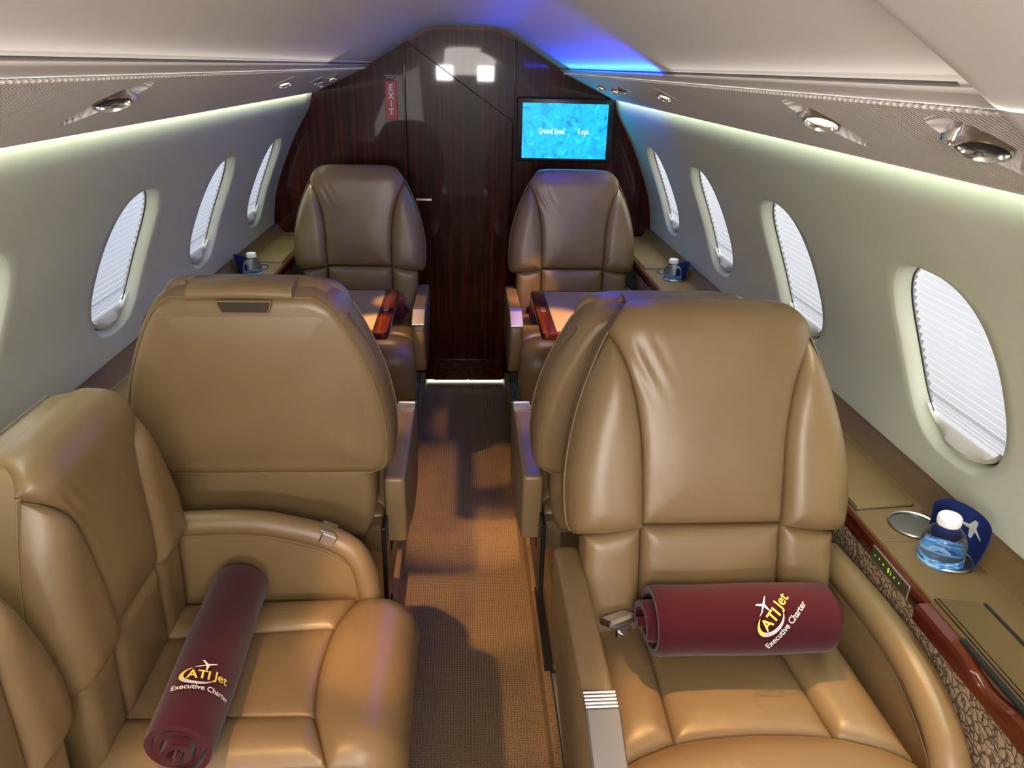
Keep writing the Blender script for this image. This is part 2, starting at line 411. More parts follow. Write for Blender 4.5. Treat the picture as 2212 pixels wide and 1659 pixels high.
def selli(a, b, th, n=2.7):
    c, s = math.cos(th), math.sin(th)
    return a * math.copysign(abs(c) ** (2 / n), c), b * math.copysign(abs(s) ** (2 / n), s)
def build_wall(side, centers, name):
    half = (centers[1] - centers[0]) / 2
    V = []; F = []
    def addv(y, s, d): x, z = wallpt(s, d); V.append((side * x, y, z)); return len(V) - 1
    def strip(y0, y1, s0, s1, ny, nsn):
        g = [[addv(y0 + (y1 - y0) * i / ny, s0 + (s1 - s0) * j / nsn, 0) for j in range(nsn + 1)] for i in range(ny + 1)]
        for i in range(ny):
            for j in range(nsn): F.append((g[i][j], g[i + 1][j], g[i + 1][j + 1], g[i][j + 1]))
    ylo, yhi = centers[0] - half, centers[-1] + half
    strip(ylo, Y_AFT, 0, S_LO, 8, 6); strip(ylo, Y_AFT, S_HI, _ws[-1], 8, 8)
    if yhi < Y_AFT: strip(yhi, Y_AFT, S_LO, S_HI, 2, 14)
    N = 96; A, B = 0.152, (s_of_z(1.245) - s_of_z(0.905)) / 2 + 0.012
    for c in centers:
        rings = []
        for r in range(12):
            ring = []
            for k in range(N):
                th = 2 * PI * k / N
                oy, os_ = selli(A, B, th)
                if r <= 6:
                    # out to the rectangle of this bay
                    dy, ds = math.cos(th), math.sin(th)
                    hs = (S_HI - S_LO) / 2; sc_ = S_C - (S_HI + S_LO) / 2
                    rh = hs - sc_ * (1 if ds > 0 else -1)
                    q = min(half / abs(dy) if abs(dy) > 1e-6 else 9, rh / abs(ds) if abs(ds) > 1e-6 else 9)
                    t = r / 6; t = t ** .7
                    y = (dy * q) * (1 - t) + oy * t; s = (ds * q) * (1 - t) + os_ * t; d = 0
                else:
                    pr = [(0.99, 0.0012), (0.965, 0.006), (0.945, 0.014), (0.925, 0.023), (0.918, 0.027)][r - 7]
                    y, s = oy * pr[0] - (0 if abs(oy) < 1e-9 else 0), os_ * pr[0]; d = pr[1]
                ring.append(addv(c + y, S_C + s, d))
            rings.append(ring)
        for r in range(11):
            for k in range(N): F.append((rings[r][k], rings[r][(k + 1) % N], rings[r + 1][(k + 1) % N], rings[r + 1][k]))
        # corner fans: rectangle corners
        for cy in (-1, 1):
            for cs in (-1, 1):
                sc = (S_HI if cs > 0 else S_LO); pc = addv(c + cy * half, sc, 0)
                # the two ring points around the corner
                ang = math.atan2((sc - S_C), cy * half) % (2 * PI); k = int(ang / (2 * PI) * N)
                F.append((rings[0][k], pc, rings[0][(k + 1) % N]))
    o = raw(name, V, F, M_WALL, None, True, 70)
    return struct(o)
R_C = [1.165 + 0.672 * k for k in range(-2, 4)]
L_C = [1.185 + 0.685 * k for k in range(-2, 4)]
L_C = [c for c in L_C]
wall_r = build_wall(1, R_C, 'wall_right'); wall_l = build_wall(-1, L_C, 'wall_left')

A_IN = 0.152 * 0.915; B_IN = ((s_of_z(1.245) - s_of_z(0.905)) / 2 + 0.012) * 0.915
def build_window(idx, side, c):
    root = bpy.data.objects.new('window_%d' % idx, None); COL.objects.link(root); root['kind'] = 'structure'
    x0, z0 = wallpt(S_C, 0.03); root.location = (side * x0, c, z0); root.empty_display_size = .05
    def W(y, s, d): x, z = wallpt(s, d); return (side * x - side * x0, y, z - z0)
    # pleated shade, denser towards the bottom
    ss = []; s = -B_IN * 0.86
    k = 0
    while s < B_IN * 0.985:
        ss.append(s); s += 0.0042 if k < 10 else 0.0082; k += 1
    V = []; F = []
    nrow = 5
    for i, q in enumerate(ss):
        hw = A_IN * (max(0.0, 1 - abs(q / B_IN) ** 2.7)) ** (1 / 2.7) - 0.005
        d = 0.0285 + (0.0 if i % 2 else (0.0034 if i < 10 else 0.0066))
        for j in range(nrow): V.append(W(-hw + 2 * hw * j / (nrow - 1), S_C + q, d))
    for i in range(len(ss) - 1):
        for j in range(nrow - 1): F.append((i * nrow + j, i * nrow + j + 1, (i + 1) * nrow + j + 1, (i + 1) * nrow + j))
    raw('pleated_shade', V, F, M_SHADE, root, False)
    # bottom rail with pull lip
    V = []; F = []; N = 24
    for i in range(N + 1):
        t = -1 + 2 * i / N
        hwl = A_IN * 0.80
        y = t * hwl
        sb = -B_IN * (1 - abs(t * 0.80) ** 2.7) ** (1 / 2.7) + .002
        lip = 0.010 * math.exp(-(t / 0.42) ** 4)
        for (sv, dd) in ((sb, 0.034), (sb, 0.020 - lip), (sb + 0.010, 0.016 - lip), (-B_IN * 0.84, 0.022), (-B_IN * 0.84, 0.034)):
            V.append(W(y, S_C + max(sv, sb), dd))
    for i in range(N):
        for k in range(4): F.append((i * 5 + k, i * 5 + k + 1, (i + 1) * 5 + k + 1, (i + 1) * 5 + k))
    raw('shade_rail', V, F, M_RAILCREAM, root, True, 60)
    # black seal ring behind the lining
    V = []; F = []; N = 72
    for k in range(N):
        oy, os_ = selli(A_IN * .99, B_IN * .99, 2 * PI * k / N)
        for (f_, dd) in ((1.0, 0.0265), (1.0, 0.0290), (1.03, 0.0290), (1.03, 0.0265)): V.append(W(oy * f_, S_C + os_ * f_, dd))
    for k in range(N):
        for j in range(4): F.append((k * 4 + j, ((k + 1) % N) * 4 + j, ((k + 1) % N) * 4 + (j + 1) % 4, k * 4 + (j + 1) % 4))
    raw('window_seal', V, F, M_BLACK, root)
    return root
wi = 1
for c in R_C: build_window(wi, 1, c); wi += 1
for c in L_C: build_window(wi, -1, c); wi += 1

# overhead service panels, ceiling
def psu_pt(side, q, y, d=0.0):
    """q 0 at the outer lip, 1 at the groove; d out of the panel into the cabin"""
    x = 0.658 + (0.442 - 0.658) * q; z = 1.428 + (1.527 - 1.428) * q
    L = math.hypot(0.216, 0.099); return (side * (x - 0.099 / L * d), y, z - 0.216 / L * d)
FIX = {1: [(0.76, .73, 1, 0), (1.135, .73, 1, 1), (2.03, .72, .85, 1), (2.60, .72, .7, 0), (2.84, .60, .7, 1), (3.07, .66, .7, 1)],
       -1: [(0.50, .73, 1, 1), (1.22, .70, 1, 0), (2.31, .73, .85, 1), (2.86, .70, .7, 0), (3.10, .76, .7, 1), (3.23, .42, .5, 1)]}
def build_psu(side, name):
    V = []; F = []
    def av(q, y, d=0): V.append(psu_pt(side, q, y, d)); return len(V) - 1
    fx = sorted([f for f in FIX[side] if f[2] >= 1])
    LQ = 0.2376
    cells = []; y = -0.5
    for f in fx: cells.append((y, f[0] - 0.095, None)); cells.append((f[0] - 0.095, f[0] + 0.095, f)); y = f[0] + 0.095
    cells.append((y, Y_AFT, None))
    for (y0, y1, f) in cells:
        if f is None:
            if y1 <= y0: continue
            a, b_, c, d = av(0, y0), av(0, y1), av(1, y1), av(1, y0); F.append((a, b_, c, d)); continue
        N = 64; cy, cq = f[0], 0.56; rings = []
        for r in range(8):
            ring = []
            for k in range(N):
                th = 2 * PI * k / N; cs, sn = math.cos(th), math.sin(th)
                # teardrop recess, long axis across the panel
                ox, os_ = 0.052 * cs * (1 + .25 * sn), 0.078 * sn
                if r <= 2:
                    q = min(0.095 / abs(cs) if abs(cs) > 1e-6 else 9, ((1 - cq) if sn > 0 else cq) * LQ / abs(sn) if abs(sn) > 1e-6 else 9)
                    t = r / 2; yy = cs * q * (1 - t) + ox * t; s_ = sn * q * (1 - t) + os_ * t; d = 0
                else:
                    g, d = [(.97, -.003), (.88, -.012), (.7, -.020), (.4, -.024), (.05, -.025)][r - 3]
                    rib = 0.0055 * (1 if (k % 2 == 0) else 0) if (sn < -.05 and r in (4, 5)) else 0
                    yy, s_ = ox * g, os_ * g; d = d + rib
                ring.append(av(cq + s_ / LQ, cy + yy, d))
            rings.append(ring)
        for r in range(7):
            for k in range(N): F.append((rings[r][k], rings[r][(k + 1) % N], rings[r + 1][(k + 1) % N], rings[r + 1][k]))
        for sy in (-1, 1):
            for sq in (0, 1):
                pc = av(sq, cy + sy * 0.095); ang = math.atan2((sq - cq) * LQ, sy * .095) % (2 * PI); k = int(ang / (2 * PI) * N)
                F.append((rings[0][k], pc, rings[0][(k + 1) % N]))
    root = bpy.data.objects.new(name, None); COL.objects.link(root); root['kind'] = 'structure'
    raw('ribbed_panel', V, F, M_PSU, root, True, 25)
    # outer lip bead
    e = MB(); P0 = psu_pt(side, 0, 0)
    poly = [(P0[0] + side * 0.000, P0[2] + .010), (P0[0] - side * 0.001, P0[2] + .0005), (P0[0] + side * .003, P0[2] - .0035), (P0[0] + side * .006, P0[2] - .002), (P0[0] + side * .007, P0[2] + .004), (P0[0] + side * .005, P0[2] + .010)]
    e.prism(poly, -0.5, Y_AFT, 'xzy'); e.build('panel_lip', M_PSUS, root)
    # serrated inner edge
    t = MB(); pitch = 0.0135; yy = 0.2
    while yy < Y_AFT - .01:
        c = psu_pt(side, 0.985, yy, 0.0018); t.box(c, (0.009, 0.0068, 0.004), .0015); yy += pitch
    o = t.build('serrated_edge', M_PSUS, root); o['kind'] = 'stuff'
    # shallow finger-like recess combs on the outer flank of each fixture
    return root
psu_r = build_psu(1, 'trim_1'); psu_l = build_psu(-1, 'trim_2')

CEILP = [(0.0, 1.700), (0.07, 1.6995), (0.12, 1.697), (0.165, 1.688), (0.215, 1.665), (0.27, 1.634), (0.33, 1.599), (0.385, 1.567), (0.412, 1.553)]
CP = [tuple(p) for p in catmull(CEILP, 8)]
def build_ceiling():
    pts = [(-x, z) for x, z in CP[::-1]] + CP[1:]
    V = []; F = []; ys = [Y_FWD, -1, 0, .6, 1.2, 2, 2.8, Y_AFT]
    for y in ys:
        for (x, z) in pts: V.append((x, y, z))
    n = len(pts)
    for i in range(len(ys) - 1):
        for j in range(n - 1): F.append((i * n + j, i * n + j + 1, (i + 1) * n + j + 1, (i + 1) * n + j))
    struct(raw('ceiling', V, F, M_CEIL, None, True, 60))
    # groove between headliner and overhead panel: two rails with dark slots
    for s, nm in ((1, 'trim_3'), (-1, 'trim_4')):
        root = bpy.data.objects.new(nm, None); COL.objects.link(root); root['kind'] = 'structure'
        g = MB()
        y0 = 0.66 if s > 0 else -0.4
        for poly in ([(.412, 1.5535), (.4145, 1.5495), (.4175, 1.5475), (.425, 1.560)],
                     [(.420, 1.5430), (.4235, 1.5385), (.4450, 1.5270), (.452, 1.537), (.432, 1.549)]):
            g.prism([(s * x, z) for x, z in poly], -0.5, Y_AFT, 'xzy')
        g.build('slot_rail', M_PSUS, root, True, 20)
        d = MB(); d.prism([(s * .408, 1.562), (s * .45, 1.541), (s * .452, 1.552), (s * .41, 1.572)], -.5, Y_AFT, 'xzy')
        d.build('slot_backing', M_DARKGAP, root, False)
        if s > 0:
            e = MB(); e.prism([(.4165, 1.5515), (.4215, 1.548), (.424, 1.552), (.419, 1.5555)], 1.75, 3.25, 'xzy')
            e.build('light_strip', M_BLUELED, root, False)
            # closed ends of the slots near the front
            q = MB(); q.prism([(.411, 1.5545), (.4425, 1.5275), (.452, 1.545), (.42, 1.566)], -.5, .66, 'xzy'); q.build('slot_end', M_PSUS, root)
build_ceiling()

# arched forward header on the right, close to the camera
hd = [(0.13, 1.672), (0.21, 1.645), (0.291, 1.603), (0.386, 1.545), (0.469, 1.489), (0.56, 1.418), (0.64, 1.33), (0.70, 1.22)]
HP = [tuple(p) for p in catmull(hd, 6)]
def build_header():
    V = []; F = []; n = len(HP)
    def nrm(i):
        a = np.array(HP[max(i - 1, 0)]); b_ = np.array(HP[min(i + 1, n - 1)]); t = b_ - a; t /= np.linalg.norm(t); return np.array([-t[1], t[0]]) * -1
    rows = [(0.575, 0.0), (0.592, 0.0015), (0.606, 0.006), (0.616, 0.014), (0.622, 0.025), (0.623, 0.036), (0.623, 0.16)]
    rows = [(-0.6, 0.0), (0.2, 0.0)] + rows
    for (y, d) in rows:
        for i, p in enumerate(HP):
            q = np.array(p) - nrm(i) * d; V.append((q[0], y, q[1]))
    for r in range(len(rows) - 1):
        for j in range(n - 1): F.append((r * n + j, r * n + j + 1, (r + 1) * n + j + 1, (r + 1) * n + j))
    struct(raw('trim_5', V, F, M_CEIL, None, True, 60))
    m = MB(); m.prism([(x - .004, z - .004) for x, z in HP] + [(x + .002, z + .002) for x, z in HP[::-1]], -.6, .36, 'xzy')
    struct(m.build('trim_6', M_CEIL, None))
build_header()

# ------------------------------------------------------------ floor
fl = bpy.data.objects.new('floor', None); COL.objects.link(fl); fl['kind'] = 'structure'
def quad(name, pts, m, parent): return raw(name, pts, [(0, 1, 2, 3)], m, parent, False)
m = MB(); m.box((0, (Y_FWD + 4.2) / 2, -0.01), (0.42, 4.2 - Y_FWD, 0.02)); m.build('aisle_carpet', M_CARPET, fl)
for s in (-1, 1):
    m = MB(); m.box((s * 0.54, 0.6, 0.035), (0.62, 6.0, 0.07)); m.build('platform_carpet', M_CARPET2, fl)
    # carpeted lip of the dropped aisle
    pl = roundpoly([(s * .204, 0.0), (s * .204, .086), (s * .226, .086), (s * .226, .06), (s * .25, .0)], [0, .006, .006, 0, 0], 4)
    m = MB(); m.prism(pl, Y_FWD, 3.55, 'xzy'); m.build('carpet_lip', M_CARPET, fl, True, 40)
rail_mb = []
for s in (-1, 1):
    for rx in (.242, .60):
        t = thing('seat_rail', ('grey metal seat rail with round holes along the %s side of the aisle' if rx < .3 else 'plain metal seat rail under the armchairs on the %s') % ('right' if s > 0 else 'left'), 'rail', (s * rx, 0, .07))
        m = MB(); m.box((0, 1.6, .003), (.030, 3.7, .006), .001); m.build('rail_plate', M_RAIL, t)
        if rx < .3:
            h = MB(); y = 0.6
            while y < 3.4: h.lathe([(.0050, .0), (.0050, .0066), (.0, .0066)], (0, y, 0), 10); y += .0254
            o = h.build('rail_holes', M_DARKGAP, t); o['kind'] = 'stuff'

# ------------------------------------------------------------ aft bulkhead
bk = bpy.data.objects.new('wall_back', None); COL.objects.link(bk); bk['kind'] = 'structure'
SEC = [(0.9, 0.05)] + [(p[0] + .03, p[1]) for p in _wp if p[1] < 1.44] + [(0.66, 1.46), (.45, 1.56)] + [(x + .0, z + .015) for x, z in CP[::-1]]
def clip_poly(poly, xa, xb):
    def cl(P, f, inter):
        out = []
        for i in range(len(P)):
            a, b_ = P[i - 1], P[i]
            if f(b_):
                if not f(a): out.append(inter(a, b_))
                out.append(b_)
            elif f(a): out.append(inter(a, b_))
        return out
    def at(x0): return lambda a, b_: (x0, a[1] + (b_[1] - a[1]) * (x0 - a[0]) / (b_[0] - a[0]))
    P = cl(poly, lambda p: p[0] >= xa, at(xa)); return cl(P, lambda p: p[0] <= xb, at(xb))
full = SEC + [(-x, z) for x, z in SEC[::-1]]
XL, XR = -0.277, 0.228
m = MB(); m.prism(clip_poly(full, -1, XL), Y_AFT, Y_AFT + .02, 'xzy'); m.build('bulkhead_panel', M_MAHO, bk, False)
m = MB(); m.prism(clip_poly(full, XR, 1), Y_AFT, Y_AFT + .02, 'xzy'); m.build('bulkhead_panel', M_MAHO, bk, False)
m = MB(); m.prism([(x, z + .0) for x, z in clip_poly(full, -.6, .6)], Y_AFT + .03, Y_AFT + .04, 'xzy'); mm_ = m
# trims beside the door
for x in (XL + .002, XR - .002):
    m = MB(); m.box((x, Y_AFT + .001, .85), (.009, .012, 1.72), .002); m.build('door_trim', M_MAHO, bk)
    m = MB(); m.box((x + (.007 if x < 0 else -.007), Y_AFT + .008, .85), (.003, .006, 1.72)); m.build('joint_shadow', M_DARKGAP, bk, False)
# door of two leaves parted by a diagonal joint
dr = bpy.data.objects.new('door_1', None); COL.objects.link(dr); dr['kind'] = 'structure'
def half_plane(poly, a, b_, sgn):
    def f(p): return sgn * ((b_[0] - a[0]) * (p[1] - a[1]) - (b_[1] - a[1]) * (p[0] - a[0])) >= 0
    out = []
    for i in range(len(poly)):
        p, q = poly[i - 1], poly[i]
        if f(p) != f(q):
            fp = (b_[0] - a[0]) * (p[1] - a[1]) - (b_[1] - a[1]) * (p[0] - a[0]); fq = (b_[0] - a[0]) * (q[1] - a[1]) - (b_[1] - a[1]) * (q[0] - a[0])
            t = fp / (fp - fq); out.append((p[0] + (q[0] - p[0]) * t, p[1] + (q[1] - p[1]) * t))
        if f(q): out.append(q)
    return out
dd = clip_poly(full, XL + .006, XR - .006); dd = [(x, .028 if z < .06 else z) for x, z in dd]
a_, b2 = (-0.277, 1.652), (0.228, 1.310)
up = half_plane(dd, (a_[0], a_[1] + .0022), (b2[0], b2[1] + .0022), 1); lo = half_plane(dd, (a_[0], a_[1] - .0022), (b2[0], b2[1] - .0022), -1)
m = MB(); m.prism(up, Y_AFT + .004, Y_AFT + .02, 'xzy'); m.build('door_upper_leaf', M_MAHO, dr, False)
m = MB(); m.prism(lo, Y_AFT + .005, Y_AFT + .02, 'xzy'); m.build('door_lower_leaf', M_MAHO, dr, False)
m = MB(); m.prism(dd, Y_AFT + .021, Y_AFT + .025, 'xzy'); m.build('door_core', M_DARKGAP, dr, False)
for gx in (-.165 + .002, .018):
    f = MB(); w, hgt = .172, .108; cx, cz = gx + w / 2, .083
    f.box((cx, Y_AFT + .001, cz + hgt / 2), (w, .006, .005), .001); f.box((cx, Y_AFT + .001, cz - hgt / 2), (w, .006, .005), .001)
    f.box((cx - w / 2, Y_AFT + .001, cz), (.005, .006, hgt), .001); f.box((cx + w / 2, Y_AFT + .001, cz), (.005, .006, hgt), .001)
    g = f.build('vent_grille', M_MAHO2, dr)
    sl = MB()
    for k in range(13): sl.box((cx, Y_AFT + .002, cz - hgt / 2 + .008 + k * .0077), (w - .006, .005, .0032), 0, Matrix.Rotation(.5, 3, 'X'))
    sl.build('grille_slats', M_MAHO2, g, False)
m = MB(); m.box((-.196, Y_AFT + .001, .957), (.075, .004, .011), .001); m.build('latch_plate', M_STEEL, dr)
# pale sill carpet seen in the gap below the door, lit from the room behind
m = MB(); m.box((0.0, 3.80, .004), (.40, .44, .008)); m.build('sill_carpet', mat('pale_green_carpet', (.5, .52, .33), .9), fl)
light('aft_room_light', 'AREA', (0, 3.85, .35), 0.35, (1, 1, .8), (0, 3.62, 0), .3)
m = MB(); m.box((0, 3.585, .004), (.40, .02, .012), .003); m.build('sill_strip', M_CARPET, fl)

# exit sign
t = thing('exit_sign', 'upright red EXIT sign on the dark mahogany bulkhead left of the door', 'sign', (-.333, Y_AFT, 1.395))
m = MB(); m.box((0, -.003, 0), (.054, .006, .166), .002); m.build('sign_plate', M_EXITRED, t)
for k, ch in enumerate('EXIT'):
    V2, F2 = text_mesh(ch, .040, .88, .0012); zc = .052 - k * .0335
    raw('letter', [(x, -.0068, z * .95 + zc) for x, z in V2], F2, M_WHITE, t, False)
tp = MB(); tp.box((0.0, -.001, .100), (.058, .002, .020)); tp.build('warning_strip', M_MAHO, t)
for q, sl_ in enumerate(('NO SMOKING', 'IN CABIN')):
    V2, F2 = text_mesh(sl_, .0085, .95)
    raw('lettering', [(x - .002, -.0024, z + .104 - q * .0085) for x, z in V2], F2, M_SILVERP, t, False)

# monitor
t = thing('cabin_monitor', 'black framed cabin monitor with a bright cyan swirl picture on the bulkhead', 'monitor', (.459, Y_AFT - .03, 1.285))
outp = roundpoly([(-.224, -.140), (.224, -.140), (.224, .140), (-.224, .140)], .010, 5)
plate('monitor_frame', outp, .03, -.004, M_BLACK, t, 'xzy', .006)
m = MB(); m.box((-.003, -.0055, -.004), (.392, .002, .240)); scr = m.build('screen', M_SCREEN, t, False)
def flat_text(s, size, sx, x, z, y, mt, parent, bold=0.0, name='lettering'):
    V2, F2 = text_mesh(s, size, sx, bold); return raw(name, [(a + x, y, b_ + z) for a, b_ in V2], F2, mt, parent, False)
flat_text('Ground Speed', .036, .56, -.063, -.004, -.0072, M_SCREENTXT, t, .0004)
flat_text('0 mph', .036, .56, .083, -.004, -.0072, M_SCREENTXT, t, .0004)
light('screen_glow', 'AREA', (.456, Y_AFT - .05, 1.28), 0.35, (.0, .45, 1.0), (.456, 0, 1.1), .38, .23)

# ------------------------------------------------------------ front end behind the camera
fw = bpy.data.objects.new('wall_front', None); COL.objects.link(fw); fw['kind'] = 'structure'
m = MB()
for (x0, x1, z0, z1) in ((-1, 1, 0, 1.38), (-1, -.34, 1.38, 1.8), (.34, 1, 1.38, 1.8), (-.15, .15, 1.38, 1.8), (-.34, .34, 1.54, 1.8)):
    m.box(((x0 + x1) / 2, Y_FWD - .02, (z0 + z1) / 2), (x1 - x0, .04, z1 - z0))
m.build('cockpit_bulkhead', M_CEIL, fw, False)
m = MB(); m.box((.94, -1.5, .85), (.04, 1.9, 1.75)); struct(m.build('wall_right_forward', M_CEIL, None, False))
m = MB()
for (y0, y1) in ((-2.4, -1.75), (-.85, -.52)): m.box((-.94, (y0 + y1) / 2, .85), (.04, y1 - y0, 1.75))
m.box((-.94, -1.3, 1.6), (.04, .92, .3)); struct(m.build('wall_left_forward', M_CEIL, None, False))
for s, nm in ((1, 'trim_7'), (-1, 'trim_8')):
    m = MB(); m.prism([(s * .40, 1.56), (s * .95, 1.45), (s * .97, 1.75), (s * .40, 1.6)], Y_FWD, -.5, 'xzy'); struct(m.build(nm, M_CEIL, None, False))

# ------------------------------------------------------------ side ledges
def build_ledge(side, lids, cups, nm, lab, slots):
    t = thing('side_ledge', lab, 'ledge', (0, 0, 0))
    S = lambda P: [(side * x, z) for x, z in P]
    prof = [(.733, .783), (.737, .7915), (.745, .794), (.80, .794), (.858, .794), (.868, .797), (.876, .808), (.884, .824), (.894, .833), (.906, .834), (.925, .834), (.925, .76), (.733, .76)]
    # cups are sunk: the flat top is cut there
    V = []; F = []
    m = MB()
    cutsy = sorted(cups)
    segs = []; y = -.4
    for c in cutsy: segs.append((y, c - .0475)); y = c + .0475
    segs.append((y, Y_AFT))
    for (a, b_) in segs:
        if b_ > a + .001: m.prism(S(prof), a, b_, 'xzy')
    for c in cutsy:
        # rim pieces left and right of the cup plus a plate with a round hole
        m.prism(S([(.733, .783), (.737, .7915), (.745, .794), (.775, .794), (.775, .76), (.733, .76)]), c - .0475, c + .0475, 'xzy')
        m.prism(S([(.866, .796), (.876, .808), (.884, .824), (.894, .833), (.925, .834), (.925, .76), (.866, .76)]), c - .0475, c + .0475, 'xzy')
        N = 48; V = []; F = []
        for k in range(N):
            th = 2 * PI * k / N; q = min(.0455 / max(abs(math.cos(th)), 1e-6), .0475 / max(abs(math.sin(th)), 1e-6))
            cxx = .8205
            for rr in (q, .0405):
                V.append((side * (cxx + math.cos(th) * rr), c + math.sin(th) * rr, .794))
            V.append((side * (cxx + math.cos(th) * .0405), c + math.sin(th) * .0405, .76))
        for k in range(N):
            j = (k + 1) % N; F.append((k * 3, j * 3, j * 3 + 1, k * 3 + 1)); F.append((k * 3 + 1, j * 3 + 1, j * 3 + 2, k * 3 + 2))
        for sx in (-1, 1):
            for sy in (-1, 1):
                ang = math.atan2(sy * .0475, sx * .0455) % (2 * PI); k = int(ang / (2 * PI) * N); V.append((side * (.8205 + sx * .0455), c + sy * .0475, .794))
                F.append((k * 3, len(V) - 1, ((k + 1) % N) * 3))
        m.add(V, F)
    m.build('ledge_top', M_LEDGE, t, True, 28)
    for c in cups:
        q = MB(); q.lathe([(.0425, .795), (.0445, .7965), (.0425, .7985), (.040, .797), (.0395, .79), (.0385, .715), (.036, .711), (0, .711)], (side * .8205, c, 0), 40)
        cw_ = q.build('cup_well', M_CUP, t)
        q = MB(); q.lathe([(.0428, .7955), (.0448, .7968), (.0432, .7992), (.0408, .7975)], (side * .8205, c, 0), 40, None, False); q.build('cup_rim', M_STEEL, cw_)
    for (y0, y1, xo) in lids:
        poly = roundpoly([(side * .7395, y0), (side * xo, y0 + .012), (side * xo, y1 - .012), (side * .7395, y1)], [.002, .012, .012, .002], 5)
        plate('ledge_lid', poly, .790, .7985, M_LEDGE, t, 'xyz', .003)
        g = MB(); gp = roundpoly([(side * .738, y0 - .0022), (side * (xo + .0022), y0 + .010), (side * (xo + .0022), y1 - .010), (side * .738, y1 + .0022)], [.002, .012, .012, .002], 5)
        g.prism(gp, .7935, .7947, 'xyz'); g.build('lid_gap', M_DARKGAP, t, False)
    for (y0, y1, x0, x1) in slots:
        g = MB(); g.box((side * (x0 + x1) / 2, (y0 + y1) / 2, .7946), (x1 - x0, y1 - y0, .002)); g.build('lid_slot', M_DARKGAP, t, False)
    # wood strip along the inner edge
    w = MB(); w.prism(S([(.7325, .788), (.728, .785), (.7265, .775), (.7265, .762), (.729, .755), (.738, .755), (.738, .788)]), .90, Y_AFT - .01, 'xzy'); w.build('wood_strip', M_MAHO2, t, True, 30)
    # thicker rail forward with a finger scoop
    path = [(side * .728, y, .771) for y in np.linspace(-.3, .90, 61)]
    def sec(i):
        y = path[i][1]; sc = .5 * (1 + math.cos(PI * min(1, abs(y - .735) / .075))); b_ = .013
        return [(-.012, .016 - .012 * sc), (b_ - .006 * 0, .014 - .012 * sc), (b_ + .004, .006 - .008 * sc), (b_ + .003, -.016), (.006, -.021), (-.012, -.021)] if side < 0 else [(.012, .016 - .012 * sc), (-b_, .014 - .012 * sc), (-b_ - .004, .006 - .008 * sc), (-b_ - .003, -.016), (-.006, -.021), (.012, -.021)]
    w = MB(); w.sweep(path, sec); w.build('wood_rail', M_MAHO2, t, True, 50)
    g = MB(); g.box((side * .7345, .735, .788), (.012, .16, .006)); g.build('finger_recess', M_DARKGAP, t, False)
    # patterned fabric below
    fb = MB(); fb.prism(S([(.731, .756), (.738, .70), (.748, .45), (.750, .07), (.79, .07), (.79, .756)]), -.4, Y_AFT - .01, 'xzy'); fb.build('fabric_panel', M_FAB, t, False)
    return t
led_r = build_ledge(1, [(.25, .898, .806), (1.155, 1.80, .862), (1.98, 2.62, .862), (2.96, 3.44, .862)], [1.004, 1.100, 2.81, 2.906], 'r',
                    'tan leather side ledge with cup wells and wood edge under the right windows', [(.27, .885, .810, .8155), (1.17, 1.79, .865, .8675)])
led_l = build_ledge(-1, [(.25, .898, .806), (1.155, 1.80, .862), (1.98, 2.62, .862), (3.0, 3.36, .862)], [1.004, 1.100, 2.83, 2.926], 'l',
                    'tan leather side ledge with cup wells and wood edge under the left windows', [(3.0, 3.35, .865, .868), (1.17, 1.79, .865, .868)])
# control plate with green figures on the right ledge's wood edge
cp = MB(); cp.box((.7255, .999, .7715), (.003, .118, .027), .001); cpo = cp.build('control_plate', M_STEEL, led_r)
cp2 = MB(); cp2.box((.7238, .999, .7715), (.0008, .113, .0225)); c2 = cp2.build('control_face', mat('olive_metal_face', (.09, .085, .05), .4, .5), cpo)
lit = MB()
for k, (yy, s_) in enumerate(((1.044, '~'), (1.030, '*'), (1.016, '='), (1.000, '0'), (.992, ')'), (.981, '+'), (.966, '+'))):
    V2, F2 = text_mesh(s_, .013 if s_ == '0' else .010, .8)
    lit.add([(.7230, yy - a, .772 + b_ * 1.0) for a, b_ in V2], F2)
lit.build('green_figures', M_GREEN, cpo, False)

# ------------------------------------------------------------ seats
def interp(tab): 
    a = np.array(sorted(tab)); cs = np.array(catmull([tuple(p) for p in a], 8))
    return lambda z: float(np.interp(z, cs[:, 0], cs[:, 1]))
HW = interp([(.655, .262), (.668, .286), (.70, .297), (.78, .299), (.86, .288), (.93, .270), (1.0, .244), (1.06, .216), (1.10, .190), (1.122, .166), (1.133, .145)])
SEAMX = interp([(.60, .146), (.69, .146), (.78, .147), (.86, .150), (.93, .160), (.99, .176), (1.04, .194), (1.075, .206), (1.2, .206)])
